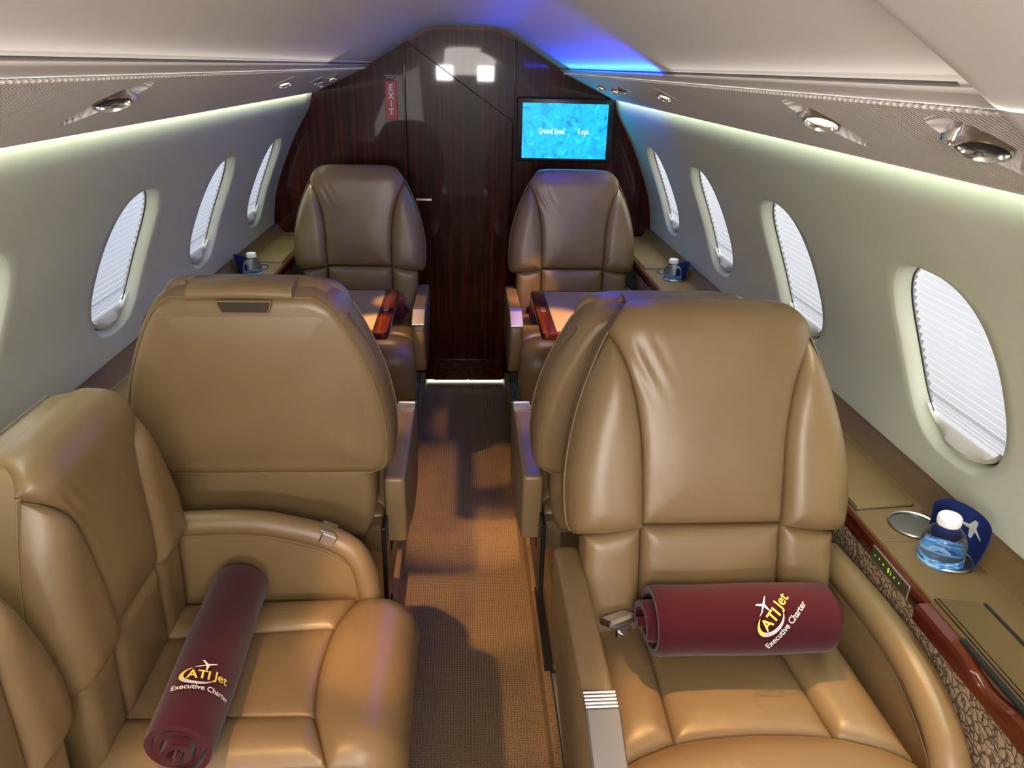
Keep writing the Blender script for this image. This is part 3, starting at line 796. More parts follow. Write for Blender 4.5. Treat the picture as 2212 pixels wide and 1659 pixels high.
# where the seam meets the outline
ZT = 1.070
def seat(label, loc, rotz, aisle, recline=8, w=1.0, s=0.9, hs=1.0, ext=.045, wing_plate=False, handle=True, group='tan leather armchairs of the cabin', wing=True, aisle_arm=True, wz=-.045, h=0.0, sm=1.0, ao=0.0, al=0.0):
    """origin at the floor below the lower edge of the head panel; the sitter looks along local -y"""
    t = thing('leather_armchair', label, 'armchair', loc, rotz, group); t.scale = (s, s, s); zfl = (.07 - loc[2]) / s
    rc = math.radians(recline); cr, sr = math.cos(rc), math.sin(rc)
    def tilt(x, y, z):
        z = .5 + (z - .5) * hs
        dz = z - .50; return (x * w, (y) * cr + dz * sr - .19 * sr, .50 + dz * cr - y * sr + h + .0)
    # distance from the outline for the roll of the whole cushion
    zz = np.linspace(.655, 1.133, 140); ol = np.array([(HW(z), z) for z in zz] + [(x, 1.133) for x in np.linspace(0, .12, 20)])
    def roll(U, Z, r=.075, amt=.052):
        D = np.sqrt((np.abs(U)[..., None] - ol[:, 0]) ** 2 + (Z[..., None] - ol[:, 1]) ** 2).min(-1)
        g = np.clip((Z - .96) / .14, 0, 1); g = g * g * (3 - 2 * g); r = r + .050 * g; amt = amt + .022 * g
        k = np.clip(D / r, 0, 1); return amt * np.sqrt(1 - (1 - k) ** 2) - amt
    belly = lambda U, Z: .014 * np.exp(-((Z - .82) / .16) ** 2) * np.exp(-(U / .25) ** 2)
    FB = lambda u, v, hh: tilt(u, -.0 - hh, v)
    # centre panel
    def uvc(s, q):
        z = .69 + q * (1.1325 - .69); e = SEAMX(z) if z < ZT else (SEAMX(ZT) + (HW(z) - HW(ZT)) * 1.0 if HW(z) < HW(ZT) else SEAMX(ZT))
        if z >= ZT: e = HW(z)
        return ((2 * s - 1) * e, z)
    # blend so that the seam reaches the outline at ZT
    def seam(z):
        e = SEAMX(z) * sm; k = max(0, min(1, (z - .97) / (ZT - .97))); return e + (HW(ZT) - SEAMX(ZT) * sm) * k * k
    ZC, RC = 1.056, .060
    def zeff(v_):
        a = min(max(0.0, (v_ - ZC) / RC), PI / 2); return v_ if v_ < ZC else ZC + (RC - .040 * math.cos(a)) * math.sin(a)
    def uvc(s, q):
        v_ = .69 + q * (ZC + RC * 2.55 - .69); z = min(zeff(v_), 1.133); e = seam(z) if z < ZT else HW(z); return ((2 * s - 1) * e, v_)
    def FC(u, v_, hh):
        if v_ < ZC: return tilt(u, -hh, v_)
        a = (v_ - ZC) / RC; return tilt(u, RC - RC * math.cos(a) - hh * math.cos(a), ZC + RC * math.sin(a) + hh * math.sin(a))
    def rollc(U, Vv):
        out = np.zeros_like(U)
        for i in range(U.shape[0]):
            z = min(zeff(Vv[i, 0]), 1.133); a = max(0.0, (Vv[i, 0] - ZC) / RC); amt = .040 * max(0.0, math.cos(min(a, PI / 2))) if Vv[i, 0] > .74 or True else 0
            dl = np.clip((HW(z) - np.abs(U[i])) / .075, 0, 1); out[i] = amt * np.sqrt(1 - (1 - dl) ** 2) - amt
            if z < .75: out[i] += roll(U[i:i + 1], Vv[i:i + 1])[0] * 0 - .030 * (1 - math.sqrt(1 - (1 - min(1, (z - .66) / .06)) ** 2)) if z < .72 else 0
        return out
    wr = (lambda U, Z: .0022 * np.sin((U * .9 + Z * .5) * 210) * np.exp(-((U + .15) / .05) ** 2 - ((Z - 1.0) / .05) ** 2))
    patch('center_panel', uvc, FC, M_LEATHER, t, 44, 70, .012, .020, .008, .10, .062, lambda U, Z: rollc(U, Z) + belly(U, Z) + wr(U, Z))
    for s in (-1, 1):
        def uvb(a, q, s=s):
            z0 = .664 if True else .69
            z = z0 + q * (ZT - .004 - z0)
            lo_, hi = seam(max(z, .69)), HW(z)
            lo_ = min(lo_, hi - .001)
            return (s * (lo_ + (hi - lo_) * a), z + (.020 * (1 - a) * (1 - q) ** 6))
        patch('side_bolster', uvb, FB, M_LEATHER, t, 26, 54, .020, .030, .012, .05, .05, lambda U, Z: roll(U, Z) + .012 * np.exp(-((Z - .74) / .14) ** 2))
    # lumbar row
    hl = .262
    LB = lambda u, v, hh: tilt(u, .004 - hh + (.69 - v) * .06, v)
    def lrow(x0, x1, dz=0):
        return lambda a, q: (x0 + (x1 - x0) * a, .455 + q * (.688 - dz * (abs((x0 + (x1 - x0) * a)) - .146) / .12 - .455) if dz else .455 + q * (.688 - .455))
    patch('lumbar_panel', lrow(-.146 * sm, .146 * sm), LB, M_LEATHER, t, 30, 26, .020, .030, .010, .10, .05)
    for s in (-1, 1):
        patch('lumbar_bolster', lrow(s * (.146 * sm + .001), s * hl, .022), LB, M_LEATHER, t, 20, 26, .020, .030, .006, .06, .06)
    # shell: side band and rear
    N = len(zz); V = []; F = []
    outl = [(HW(z), z) for z in zz] + [(-HW(z), z) for z in zz[::-1]]
    cz = .90
    rows = [(.030, .992), (.050, .999), (.072, 1.002), (.095, .999), (.118, .987), (.136, .962), (.146, .925), (.149, .88)]
    for (y, f_) in rows:
        for (x, z) in outl: V.append(tilt(x * f_, y, cz + (z - cz) * (1 - (1 - f_) * 1.1) - .008 * max(0, min(1, (z - 1.10) / .03))))
    n = len(outl)
    for r in range(len(rows) - 1):
        for i in range(n): F.append((r * n + i, r * n + (i + 1) % n, (r + 1) * n + (i + 1) % n, (r + 1) * n + i))
    F.append(tuple((len(rows) - 1) * n + i for i in range(n)))
    raw('back_shell', V, F, M_LEATHER, t, True, 70)
    # piping along both edges of the band
    for (yy, f_) in ((.1425, .948),):
        pp = MB(); P = [tilt(x * f_, yy, cz + (z - cz) * (1 - (1 - f_) * 1.05)) for (x, z) in outl[::3]]
        pp.sweep(P, circ(.0016, 6), closed=True, up=(0, 1, 0)); pp.build('piping', M_SEAM, t)
    for sd in (-1, 1):
        pp = MB(); pp.sweep([tilt(sd * HW(z) * 1.003, .034, z) for z in zz[4:124:4]], circ(.0016, 6), up=(0, 1, 0)); pp.build('piping', M_SEAM, t)
    # rear panels
    RB = lambda u, v, hh: tilt(u, .138 + hh, v)
    def uvr(a, q):
        z = .682 + q * (1.098 - .682) ; e = min(HW(z) * .90, .262); dip = -.014 * math.exp(-((abs(2 * a - 1) - .74) / .11) ** 2) * (1 - q) ** 8
        return ((2 * a - 1) * e, z + dip)
    patch('rear_panel', uvr, RB, M_LEATHER, t, 44, 44, .006, .012, .014, .12, .02)
    def uvrl(a, q): z = .452 + q * (.690 - .452); return ((2 * a - 1) * (.245 - .03 * (1 - q) ** 6), z)
    RL = lambda u, v, hh: tilt(u, .108 + hh, v)
    patch('lower_rear_panel', uvrl, RL, M_LEATHER, t, 36, 24, .012, .020, .008, .08, .10)
    # top cap with flap, dark plate painting the shade of the grip hole
    if handle:
        fp = []
        V = []; F = []; nn = 30
        for i in range(nn + 1):
            x = -.105 + .215 * i / nn
            zt = 1.137 + .004 * math.sin(PI * i / nn)
            for (y, z) in ((.060, zt - .010), (.066, zt + .002), (.10, zt + .0045), (.135, zt + .001), (.1475, zt - .008), (.1500, zt - .020), (.146, zt - .026), (.12, zt - .020)): V.append(tilt(x, y, z))
        for i in range(nn):
            for k in range(8): F.append((i * 8 + k, i * 8 + (k + 1) % 8, (i + 1) * 8 + (k + 1) % 8, (i + 1) * 8 + k))
        F += [tuple(range(8)), tuple(nn * 8 + k for k in range(8))]
        raw('top_flap', V, F, M_LEATHER, t, True, 60)
        g = MB(); g.box((0, 0, 0), (.012, .016, .010), .003); o = g.build('flap_loop', M_LEATHER, t); o.location = tilt(.122, .11, 1.138)
        poly = roundpoly([(-.062, 1.112), (.046, 1.112), (.038, 1.088), (-.054, 1.088)], .005, 3)
        V = [tilt(x, .1585, z) for x, z in poly] + [tilt(x * .9, .1500, z * .98 + .02 * 1.1) for x, z in poly]
        n2 = len(poly); F = [(i, (i + 1) % n2, n2 + (i + 1) % n2, n2 + i) for i in range(n2)] + [tuple(range(n2, 2 * n2))]
        V3 = [tilt(x, .1592, z) for x, z in poly]
        raw('grip_shade_plate', V3 + [tilt(x, .150, z) for x, z in poly], [tuple(range(n2))] + [(i, (i + 1) % n2, n2 + (i + 1) % n2, n2 + i) for i in range(n2)], mat_grip_shade, t, True, 40)
        pp = MB(); pp.sweep([tilt(x * 1.04, .1590, 1.10 + (z - 1.10) * 1.12) for x, z in poly], circ(.002, 6), closed=True, up=(0, 1, 0)); pp.build('recess_rim', M_LEATHER, t)

    # seat cushion: arc length path over the top and down the front
    RZ = .075; LT = .43 + ext; SV = .335 + ext; z_top = .452
    def path(vv):
        if vv < LT: return (.03 - vv, z_top + .012 * min(1, vv / LT), 0.0, 1.0)
        a = (vv - LT) / RZ
        if a < PI / 2: return (.03 - LT - RZ * math.sin(a), z_top + .012 - RZ + RZ * math.cos(a), -math.sin(a), math.cos(a))
        e = vv - LT - RZ * PI / 2; return (.03 - LT - RZ + .10 * e, z_top + .012 - RZ - e, -1.0, 0.0)
    def CM(u, vv, hh):
        y, z, ny, nz = path(vv); return (u * w, y + ny * hh, z + nz * hh + h)
    cw = lambda U, Vv: .0016 * np.sin(U * 70 + Vv * 160) * np.exp(-((Vv - .12) / .09) ** 2)
    patch('cushion_panel', lambda a, q: ((2 * a - 1) * (.128 + .016 * q), .0 + q * (SV - .012 * (1 - (2 * a - 1) ** 2))), CM, M_LEATHER, t, 30, 30, .010, .024, .006, .10, .03, cw)
    for s in (-1, 1):
        patch('cushion_bolster', lambda a, q, s=s: (s * ((.128 + .016 * q) + (.268 - .128 - .016 * q) * a), .0 + q * (SV + .045 * a)), CM, M_LEATHER, t, 20, 30, .018, .034, .008, .06, .10,
              lambda U, Vv: -.012 * np.clip((np.abs(U) - .20) / .06, 0, 1) ** 2)
    def uvf(a, q):
        u = (2 * a - 1) * .274; top = SV + (.045 * max(0, (abs(u) - .144)) / .13 if abs(u) > .144 else -.012 * (1 - (u / .144) ** 2)); return (u, top + q * (.70 + ext - top))
    patch('front_roll', uvf, CM, M_LEATHER, t, 44, 34, .020, .036, .010, .08, .06, lambda U, Vv: -.020 * np.clip((np.abs(U) - .19) / .08, 0, 1) ** 2)
    # shroud below
    b_ = MB(); b_.prism(roundpoly([(-.38, .27), (-.32, zfl + .03), (.06, zfl + .03), (.14, .30), (.14, .40), (-.38, .40)], .02, 3), -.205 * w, .205 * w, 'yzx'); o = b_.build('base_shroud', M_LEATHER, t, True, 40); o.location.z = h * 0
    b_ = MB(); b_.prism([(-.30, zfl), (.04, zfl), (.04, zfl + .05), (-.30, zfl + .05)], -.23 * w, .23 * w, 'yzx'); b_.build('base_foot', M_BLACK, t, False)

    if not aisle_arm: pass
    # aisle arm: slim padded top, metal front plate
    ax = aisle * .288 * w
    if aisle_arm:
        def armpoly(off=0.0): return [(.17, .585 - off), (-.30, .590 - off), (-.42, .560 - off), (-.425, .50), (-.395, .36), (-.34, .22), (-.30, .17), (-.10, .17), (.09, .40), (.17, .40)]
        V = []; F = []; hwid = .026; poly = roundpoly([(.06, .588), (-.345, .594), (-.445, .560), (-.455, .49), (-.430, .38), (-.385, .315), (-.20, .315), (-.02, .385), (.06, .40)], [.012, .05, .03, .05, .04, .04, .06, .05, .008], 5)
        c0 = (-.15, .40)
        def ins(p, k): return (c0[0] + (p[0] - c0[0]) * k, c0[1] + (p[1] - c0[1]) * k)
        rws = [(-hwid + .0, .970), (-hwid + .002, .985), (-hwid + .007, .998), (-hwid + .014, 1.0), (hwid - .014, 1.0), (hwid - .007, .998), (hwid - .002, .985), (hwid, .970)]
        for (x, k) in rws:
            for p in poly: q = ins(p, k); V.append((ax + x, q[0], q[1] + h))
        n = len(poly)
        for r in range(len(rws) - 1):
            for i in range(n): F.append((r * n + i, r * n + (i + 1) % n, (r + 1) * n + (i + 1) % n, (r + 1) * n + i))
        F += [tuple(range(n)), tuple((len(rws) - 1) * n + i for i in range(n))]
        arm = raw('aisle_armrest', V, F, M_LEATHER, t, True, 55)
        # plates
        pm = MB()
        for k in range(5): pm.box((ax, -.342 - k * .0068, .5955 + h - k * .0004), (.054, .0052, .006), .0018)
        pm.box((ax, -.354, .589 + h), (.053, .036, .010), .002); pm.build('ribbed_plate', M_STEEL, arm)
        pm = MB(); R_ = Matrix.Rotation(math.radians(24), 3, 'X'); pm.box((ax, -.418, .576 + h), (.054, .096, .010), .003, R_); pm.build('arm_plate', M_STEEL, arm)
        # black block for belt strap and painted shade in the gap beside the cushion
        g = MB(); g.box((aisle * .262 * w, -.03, .36 + h), (.012, .30, .24), .003); g.build('belt_gap_shade', M_BLACK, t)
    # window side arm: bowed wall with padded roll
    if wing:
        wx = -aisle
        pth = catmull([(wx * .290 * w, .05, .612 + wz), (wx * .296 * w, -.06, .614 + wz), (wx * .302 * w, -.18, .612 + wz), (wx * .302 * w, -.29, .600 + wz), (wx * .292 * w, -.385 - ext * .5, .560 + wz), (wx * .280 * w, -.432 - ext * .7, .49 + wz), (wx * .270 * w, -.445 - ext * .8, .38), (wx * .270 * w, -.445 - ext * .8, .22)], 8); pth = [np.array((p[0] + wx * ao, p[1] + al * max(0, min(1, -p[1] / .3)), p[2])) for p in pth]
        V = []; F = []; 
        for i, p in enumerate(pth):
            zb = .20; xi = p[0] - wx * .012; xo_ = p[0] + wx * .022
            zt = max(p[2] - .006, zb + .02)
            for (x, z) in ((xi, zb), (xi, zt), (xo_, zt), (xo_, zb)): V.append((x, p[1], z + h))
        for i in range(len(pth) - 1):
            for k in range(4): F.append((i * 4 + k, i * 4 + (k + 1) % 4, (i + 1) * 4 + (k + 1) % 4, (i + 1) * 4 + k))
        F += [(0, 1, 2, 3), tuple((len(pth) - 1) * 4 + k for k in range(4))]
        wp = raw('window_armrest', V, F, M_LEATHER, t, True, 40)
        r = MB(); r.sweep([(p[0] + wx * .008, p[1], p[2] - .008 + h) for p in pth], circ(.030, 16, .022), up=(wx, 0, .001)) if False else r.sweep([(p[0] + wx * .006, p[1], p[2] - .006 + h) for p in pth], lambda i: circ(.031, 16, .031), up=(wx, 0.02, 0.0))
        r.build('arm_roll', M_LEATHER, wp)
        pp = MB(); pp.sweep([(p[0] - wx * .0135, p[1] + .012, p[2] - .038 + h) for p in pth if p[2] > .30], circ(.0018, 6), up=(wx, .02, 0)); pp.build('arm_piping', M_SEAM, wp)
        if wing_plate:
            pm = MB(); i0 = min(range(len(pth)), key=lambda i: abs(pth[i][1] + .385 + ext * .4 - al)); 
            for k in range(6): 
                p = pth[i0]; pm.box((p[0] + wx * .006, p[1] + .016 - k * .0065, p[2] + .0265 + h - k * .003), (.046, .005, .006), .0018)
            p = pth[i0]; pm.box((p[0] + wx * .006, p[1], p[2] + .0215 + h), (.048, .040, .008), .002, Matrix.Rotation(math.radians(24), 3, 'X'))
            pm.box((p[0] - wx * .022, p[1], p[2] + .008 + h), (.010, .040, .034), .003, Matrix.Rotation(math.radians(24), 3, 'X'))
            pm.build('arm_buckle', M_STEEL, wp)
        else:
            bt = MB(); bt.lathe([(.0125, 0), (.0125, .004), (.0095, .006), (.0085, .003), (.004, .003), (.003, .006), (0, .006)], (0, 0, 0), 24, Matrix.Rotation(math.radians(-90 * wx), 3, 'Y'))
            o = bt.build('recline_button', M_CHROME, wp); o.location = (wx * (.297 * w - 0), -.262, .515 + h)
    return t
mat_grip_shade = leather('grip_hole_shade', (.035, .021, .010), .7)  # dark tone that carries the shade inside the grip hole

seat('near right tan leather armchair facing the camera, with a maroon blanket and seat belt buckle', (.440, 1.102, .190), math.radians(0.3), -1, 19, .96, .905, 1.0, .03, handle=False)
seat('tan leather armchair facing aft, mostly hidden behind the near right armchair', (.415, 1.525, .157), PI, 1, 5, hs=.93)
seat('tan leather armchair left of the aisle that shows its smooth back', (-.418, 1.508, .165), PI, -1, 3, hs=.962)
seat('aft left tan leather armchair by the bulkhead below the EXIT sign', (-.435, 3.046, .156), 0, 1, 6, handle=False, ao=-.018)
seat('aft right tan leather armchair by the bulkhead below the monitor', (.448, 3.035, .155), 0, -1, 7, .985, handle=False, ao=-.025)
seat('near left tan leather armchair facing the aisle with a maroon blanket on it', (-.570, 1.052, .158), PI / 2, -1, 1.5, .93, .80, .96, .09, sm=.84, al=.045, wing_plate=True, aisle_arm=False, wz=.07, handle=False)
seat('tan leather armchair cut off by the bottom left corner of the photo', (-.570, .602, .150), PI / 2, -1, 1.5, .93, .80, .96, .05, aisle_arm=False, wing=False, handle=False)

# ------------------------------------------------------------ blankets
def blanket(label, c, rotz, L, rx, rz, turns=3.2, logo=None, group='maroon rolled blankets', tilt=0):
    t = thing('rolled_blanket', label, 'blanket', c, rotz, group)
    t.rotation_euler = (0, tilt, rotz)
    N = int(turns * 40); th = .0105; pts_o = []; pts_i = []
    for i in range(N + 1):
        a = i / N * turns * 2 * PI; r = .14 + .86 * (i / N); wob = 1 + .03 * math.sin(a * 3 + 1) + .02 * math.sin(a * 5)
        ca, sa = math.cos(a + 2.3), math.sin(a + 2.3)
        ro = r * wob if i < N * .7 else r * (1 + .012 * math.sin(a * 3))
        pts_o.append((rx * ro * ca, rz * ro * sa)); ri = ro - th / ((rx + rz) / 2) * .9; pts_i.append((rx * ri * ca, rz * ri * sa))
    sec = pts_o + pts_i[::-1]; nx = 22; V = []; F = []; n = len(sec)
    for j in range(nx + 1):
        f_ = j / nx; x = (f_ - .5) * L; edge = min(f_, 1 - f_)
        for k, (p, q) in enumerate(sec):
            ii = k if k <= N else 2 * N + 1 - k
            dx = (.008 * math.sin(ii * .045 + 1) + .012 * (.6 - ii / N)) * (1 if f_ > .5 else -1) * max(0, 1 - edge / .12)
            s_ = 1 - .05 * max(0, 1 - edge / .05) + .015 * math.sin(f_ * 9 + k * .03)
            V.append((x + dx, p * s_, q * s_))
    for j in range(nx):
        for k in range(n): F.append((j * n + k, j * n + (k + 1) % n, (j + 1) * n + (k + 1) % n, (j + 1) * n + k))
    # end caps as ribbon quads
    for j in (0, nx):
        for k in range(N): F.append((j * n + k, j * n + k + 1, j * n + (n - 2 - k), j * n + (n - 1 - k)))
    raw('blanket_roll', V, F, M_MAROON, t, True, 60)
    if logo:
        ac, th0, rot, sz = logo      # position along the roll, angle round it, rotation of the print, size
        rr = (rx + rz) / 2
        def mp_(p):
            u = p[0] * math.cos(rot) - p[1] * math.sin(rot); v_ = p[0] * math.sin(rot) + p[1] * math.cos(rot)
            a = th0 + v_ / rr; x = ac + u; f_ = x / L + .5
            k = 1.035
            return (x, -rx * k * math.cos(a), rz * k * math.sin(a))
        def put(nm, V2, F2, mt, ox=0, oy=0):
            raw(nm, [mp_(((a + ox) * sz, (b_ + oy) * sz)) for a, b_ in V2], F2, mt, t, False)
        V2, F2 = text_mesh('ATI', .028, 1.0, .0006, 1); put('print_letters', V2, F2, M_YELLOW, -.012, 0)
        V2, F2 = text_mesh('Jet', .027, 1.0, .0004, 1); put('print_letters', V2, F2, M_YELLOW, .030, .004)
        V2, F2 = text_mesh('Executive Charter', .0165, .92, .0002, 1); put('print_words', V2, F2, M_WHITE, .0, -.030)
        # oval swoosh and little plane
        V2 = []; F2 = []; q = 30
        for i in range(q + 1):
            a = math.radians(115 + 215 * i / q); wd = .0035 * math.sin(PI * min(1, max(0.02, i / q)) ) + .0006
            for s_ in (-1, 1): V2.append(((.027 + s_ * wd) * math.cos(a) * 1.12 - .013, (.019 + s_ * wd * .9) * math.sin(a) - .001))
        F2 = [(2 * i, 2 * i + 1, 2 * i + 3, 2 * i + 2) for i in range(q)]
        put('print_ring', V2[:26], F2[:12], M_YELLOW); put('print_ring', [p for p in V2[24:]], [(2 * i, 2 * i + 1, 2 * i + 3, 2 * i + 2) for i in range(q - 12)], M_SILVERP)
        pv = [(-.018, .030), (-.002, .022), (.002, .010), (.004, .022), (.018, .026), (.006, .0265), (.001, .034), (.000, .027), (-.008, .0275)]
        pl = [(-.022, .017), (-.012, .0195), (-.002, .0235), (-.010, .034), (-.006, .034), (.002, .0255), (.018, .0305), (.018, .0285), (.005, .0225), (.002, .010), (.0, .010), (-.001, .021), (-.012, .017)]
        cxy = (0.0, .0225); V2 = [cxy] + pl; F2 = [(0, i, i % len(pl) + 1) for i in range(1, len(pl) + 1)]
        put('print_plane', V2, F2, M_WHITE, -.002, .002)
    return t
blanket('maroon blanket roll with printed logo lying across the near right armchair', (.466, .985, .696), 0, .325, .077, .071, 2.6, (.034, .75, math.radians(47), .87))
blanket('maroon blanket roll with printed logo on the near left aisle-facing armchair', (-.443, 1.030, .590), PI / 2 + math.radians(2), .395, .060, .060, 3.4, (-.103, 1.12, math.radians(-84), .84))
blanket('maroon blanket roll on the aft left armchair behind the folding table', (-.40, 2.885, .635), 0, .32, .058, .058)
blanket('maroon blanket roll on the aft right armchair behind the folding table', (.42, 2.885, .635), 0, .32, .058, .058)
blanket('maroon blanket roll on the left side ledge behind the near left armchair', (-.800, 1.115, .862), PI / 2, .24, .052, .064)

# belt buckle and strap
t = thing('belt_buckle', 'silver seat belt buckle lying beside the blanket on the near right armchair', 'buckle', (.266, 1.01, .660), math.radians(25))
m = MB(); m.box((0, 0, .010), (.058, .042, .014), .005, Matrix.Rotation(-.45, 3, 'X')); m.box((-.002, -.020, .0), (.030, .012, .018), .003); m.build('buckle_body', M_STEEL, t)
m = MB(); m.lathe([(.0035, 0), (.0035, .004), (0, .004)], (-.010, -.026, .001), 14, Matrix.Rotation(PI / 2, 3, 'X')); m.build('rivet', M_CHROME, t)
m = MB(); m.sweep([(.025, .002, .002), (.05, .006, -.006), (.075, .008, -.020), (.10, .01, -.035)], [(-.018, -.001), (.018, -.001), (.018, .001), (-.018, .001)]); m.build('belt_strap', M_BLACK, t, False)
t = thing('belt_buckle', 'grey metal belt end at the near corner of the near left armchair', 'buckle', (-.470, .80, .555), math.radians(20))
m = MB(); m.box((0, 0, 0), (.060, .040, .010), .003, Matrix.Rotation(.3, 3, 'Y')); m.build('buckle_body', M_STEEL, t)

# ------------------------------------------------------------ folding tables
def table(side, label):
    t = thing('folding_table', label, 'table', (side * .452, 2.42, .787)); t.scale = (.9, .9, .9)
    x0, x1 = -.235, .228; y0, y1 = -.270, .262
    X = lambda x: side * x
    poly = roundpoly([(X(x0), y0), (X(x1), y0), (X(x1), y1), (X(x0), y1)], [.022, .002, .002, .022], 5)
    plate('table_top', poly, -.026, 0, M_MAHO2, t, 'xyz', .005)
    ip = roundpoly([(X(x0 + .052), y0 + .018), (X(x1), y0 + .018), (X(x1), y1 - .020), (X(x0 + .052), y1 - .020)], .002, 2)
    plate('leather_inlay', ip, -.002, .0016, mat('inlay_leather_%d' % side, (.36, .25, .13), .4), t, 'xyz', .001)
    g = MB(); g.box((X(x0 + .0505), (y0 + y1) / 2, .0004), (.003, y1 - y0 - .036, .0012)); g.build('inlay_joint', M_DARKGAP, t, False)
    g = MB(); g.box((X(x0 + .028), .0, .0008), (.017, .045, .0022), .0006); g.build('table_latch', M_STEEL, t)
    g = MB(); g.box((X(.06), y1 - .01, .001), (.0022, .022, .0022)); g.box((X(.06), 0, .0017), (.0012, .48, .0006)); g.build('hinge_joint', M_DARKGAP, t, False)
    g = MB(); g.box((X(.18), .0, -.045), (.09, .36, .038), .006); g.box((X(.19), 0, -.12), (.03, .30, .14), .006); g.build('table_bracket', M_BLACK, t)
    return t
table(-1, 'open wood-edged folding table with tan inlay before the aft left armchair')
table(1, 'open wood-edged folding table with tan inlay before the aft right armchair')

# ------------------------------------------------------------ bottles, napkins
def bottle(label, loc, lean=0):
    t = thing('water_bottle', label, 'bottle', loc, 0, 'small water bottles in the cup wells'); t.rotation_euler = (0, lean, 0)
    prof = [(0, .002), (.026, .0), (.031, .006), (.0315, .02), (.030, .028), (.0315, .034), (.032, .05), (.032, .085), (.0315, .092), (.0325, .098), (.0315, .106), (.027, .117), (.020, .127), (.0140, .134), (.0125, .139), (.0125, .146), (0, .146)]
    m = MB(); m.lathe([(r * 1.1, z) for r, z in prof], (0, 0, 0), 36); m.build('bottle_body', M_PET, t, True, 60)
    m = MB(); m.lathe([(.0356, .036), (.0359, .038), (.0359, .080), (.0356, .082)], (0, 0, 0), 36, None, False); m.build('bottle_label', M_LABEL, t)
    m = MB(); m.lathe([(.0175, .136), (.0180, .138), (.0180, .150), (.0165, .1525), (0, .1525)], (0, 0, 0), 30)
    for k in range(30):
        a = 2 * PI * k / 30; m.box((.0180 * math.cos(a), .0180 * math.sin(a), .144), (.0012, .0012, .011), 0, Matrix.Rotation(a, 3, 'Z'))
    m.build('bottle_cap', M_CAP, t, True, 40)
    return t
bottle('clear water bottle with white cap and blue label in the near right cup well', (.812, 1.001, .7295), -.04)
bottle('small clear water bottle standing in the aft right side ledge', (.814, 2.808, .722))
bottle('small clear water bottle standing in the aft left side ledge', (-.812, 2.832, .722))
def napkin(label, c, a0, a1, ztop, s=1.0, bird=False, flip=1):
    t = thing('paper_napkin', label, 'napkin', c, 0, 'navy paper napkins wrapped behind the bottles')
    n, q = 36, 12; V = []; F = []
    def P(f_, k):
        a = math.radians(a0 + (a1 - a0) * f_); top = ztop(f_); r = .0375 + .018 * k * k * (math.sin(PI * min(1, f_ * 1.05)) * .8 + .3) * s
        return (r * math.cos(a) * flip, r * math.sin(a), -.060 + (top + .060) * k)
    for off in (0, .0012):
        for i in range(n + 1):
            for j in range(q + 1):
                p = P(i / n, j / q); L = math.hypot(p[0], p[1]); V.append((p[0] * (1 + off / L), p[1] * (1 + off / L), p[2]))
    w = (q + 1); B = (n + 1) * w
    for i in range(n):
        for j in range(q):
            F.append((i * w + j, i * w + j + 1, (i + 1) * w + j + 1, (i + 1) * w + j)); F.append((B + i * w + j, B + (i + 1) * w + j, B + (i + 1) * w + j + 1, B + i * w + j + 1))
    for i in range(n): F.append((i * w + q, (i + 1) * w + q, B + (i + 1) * w + q, B + i * w + q))
    for j in range(q): F.append((j, j + 1, B + j + 1, B + j)); F.append((n * w + j, n * w + j + 1, B + n * w + j + 1, B + n * w + j))
    raw('napkin_sheet', V, F, M_NAVY, t, True, 50)
    if bird:
        pl = [(-.016, .001), (-.005, .003), (-.001, .017), (.003, .017), (.004, .004), (.017, -.003), (.016, -.006), (.004, -.003), (.003, -.019), (-.001, -.019), (-.003, -.004), (-.016, -.003)]
        V = []; 
        for (a, b_) in [(0, 0)] + pl:
            f_ = .50 - a / .105; kk = .80 + b_ / .16
            p = P(f_, kk); L = math.hypot(p[0], p[1]); V.append((p[0] * (1 - .0012 / L), p[1] * (1 - .0012 / L), p[2]))
        F = [(0, i, i % len(pl) + 1) for i in range(1, len(pl) + 1)]
        raw('printed_plane', V, F, mat('grey_print', (.38, .38, .36), .6), t, False)
    return t
napkin('navy napkin with a grey plane mark behind the near right bottle', (.8205, 1.004, .795), -75, 112, lambda f_: (-.01 + .075 * min(1, f_ / .28)) if f_ < .28 else .065 + .022 * min(1, (f_ - .28) / .5), 1.0, True)
napkin('navy napkin behind the bottle on the aft right ledge', (.8205, 2.81, .795), -55, 75, lambda f_: .055 + .012 * math.sin(f_ * 4))
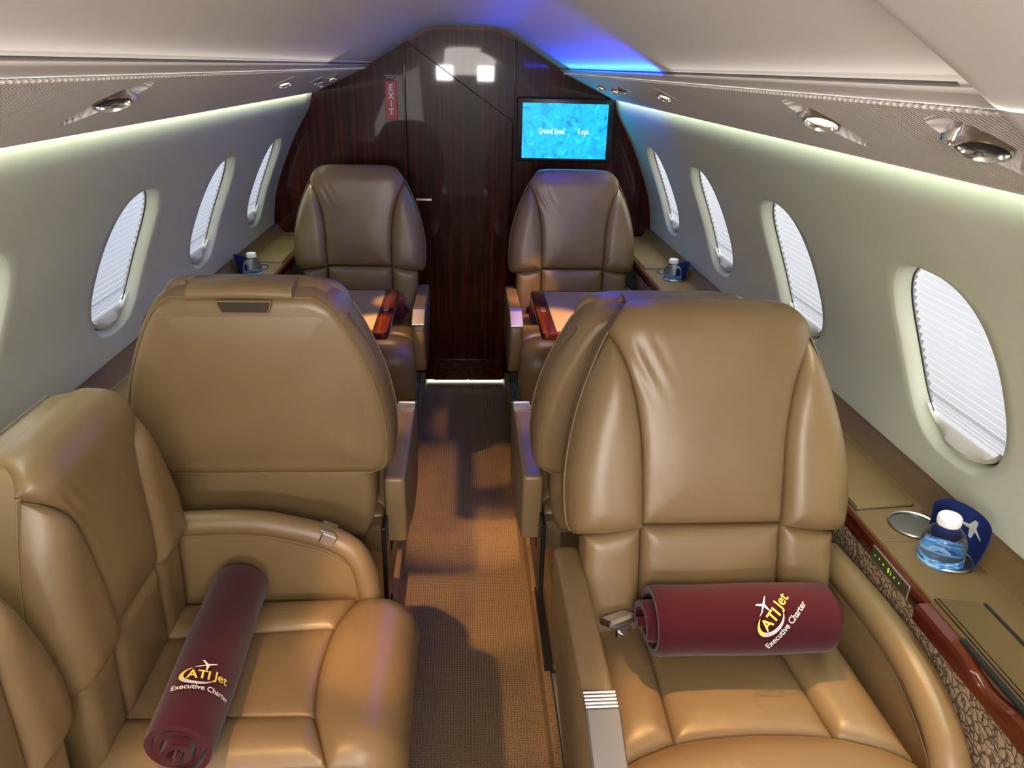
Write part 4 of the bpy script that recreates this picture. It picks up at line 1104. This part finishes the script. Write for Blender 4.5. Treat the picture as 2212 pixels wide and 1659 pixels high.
napkin('navy napkin behind the bottle on the aft left ledge', (-.8205, 2.83, .795), -60, 75, lambda f_: .060 + .014 * math.sin(f_ * 4), 1.0, False, -1)

# ------------------------------------------------------------ overhead lamps and air nozzles
def fixture(side, f):
    y, q, sc, on = f
    c = psu_pt(side, .60 if sc >= 1 else q * .9, y, -.004 if sc >= 1 else .0)
    wh = ('right' if side > 0 else 'left')
    od = {1: ['nearest', 'second', 'third', 'fourth', 'fifth', 'sixth'], -1: ['nearest', 'second', 'third', 'fourth', 'fifth', 'sixth']}[side][FIX[side].index(f)]
    t = thing('reading_lamp', '%s %s overhead fixture from the camera, on the %s service panel' % (od, 'lit warm' if on else 'unlit chrome', wh), 'lamp', c, 0, 'overhead lamps on the %s panel' % wh)
    rot = Matrix.Rotation(side * math.radians(20), 3, 'Y') @ Matrix.Rotation(math.radians(-16), 3, 'X')
    R_ = .024 * (1.15 if sc >= 1 else sc)
    if sc < 1:
        d = MB(); nrm_ = Matrix.Rotation(side * math.radians(24.6), 3, 'Y')
        d.lathe([(R_ * 1.75, .001), (R_ * 1.7, -.0012), (R_ * 1.35, -.0015), (R_ * 1.1, .0)], (0, 0, 0), 32, nrm_, False); d.build('fixture_bezel', M_PSUS, t)
    m = MB(); m.lathe([(R_ * 1.0, .022), (R_ * 1.02, -.004), (R_ * 1.0, -.010), (R_ * .93, -.011), (R_ * .86, -.006), (R_ * .84, .004)], (0, 0, 0), 36, rot, False)
    m.build('chrome_housing', M_CHROME, t)
    m = MB(); m.lathe([(0, -.001), (R_ * .5, -.0015), (R_ * .85, .0)], (0, 0, 0), 30, rot, False)
    m.build('lamp_face', M_LAMP if on else M_DARKGAP, t)
    if sc >= 1:
        g = MB(); off = Vector((side * -.006, .046, .002)); r2 = Matrix.Rotation(side * math.radians(22), 3, 'Y')
        g.lathe([(.014, .016), (.014, -.004), (.011, -.009), (.006, -.009), (.005, -.002)], tuple(off), 24, r2, False); g.box((off.x, off.y - .018, .004), (.012, .018, .012), .003)
        g.build('air_nozzle', M_CHROME, t)
for s in (1, -1):
    for f in FIX[s]: fixture(s, f)
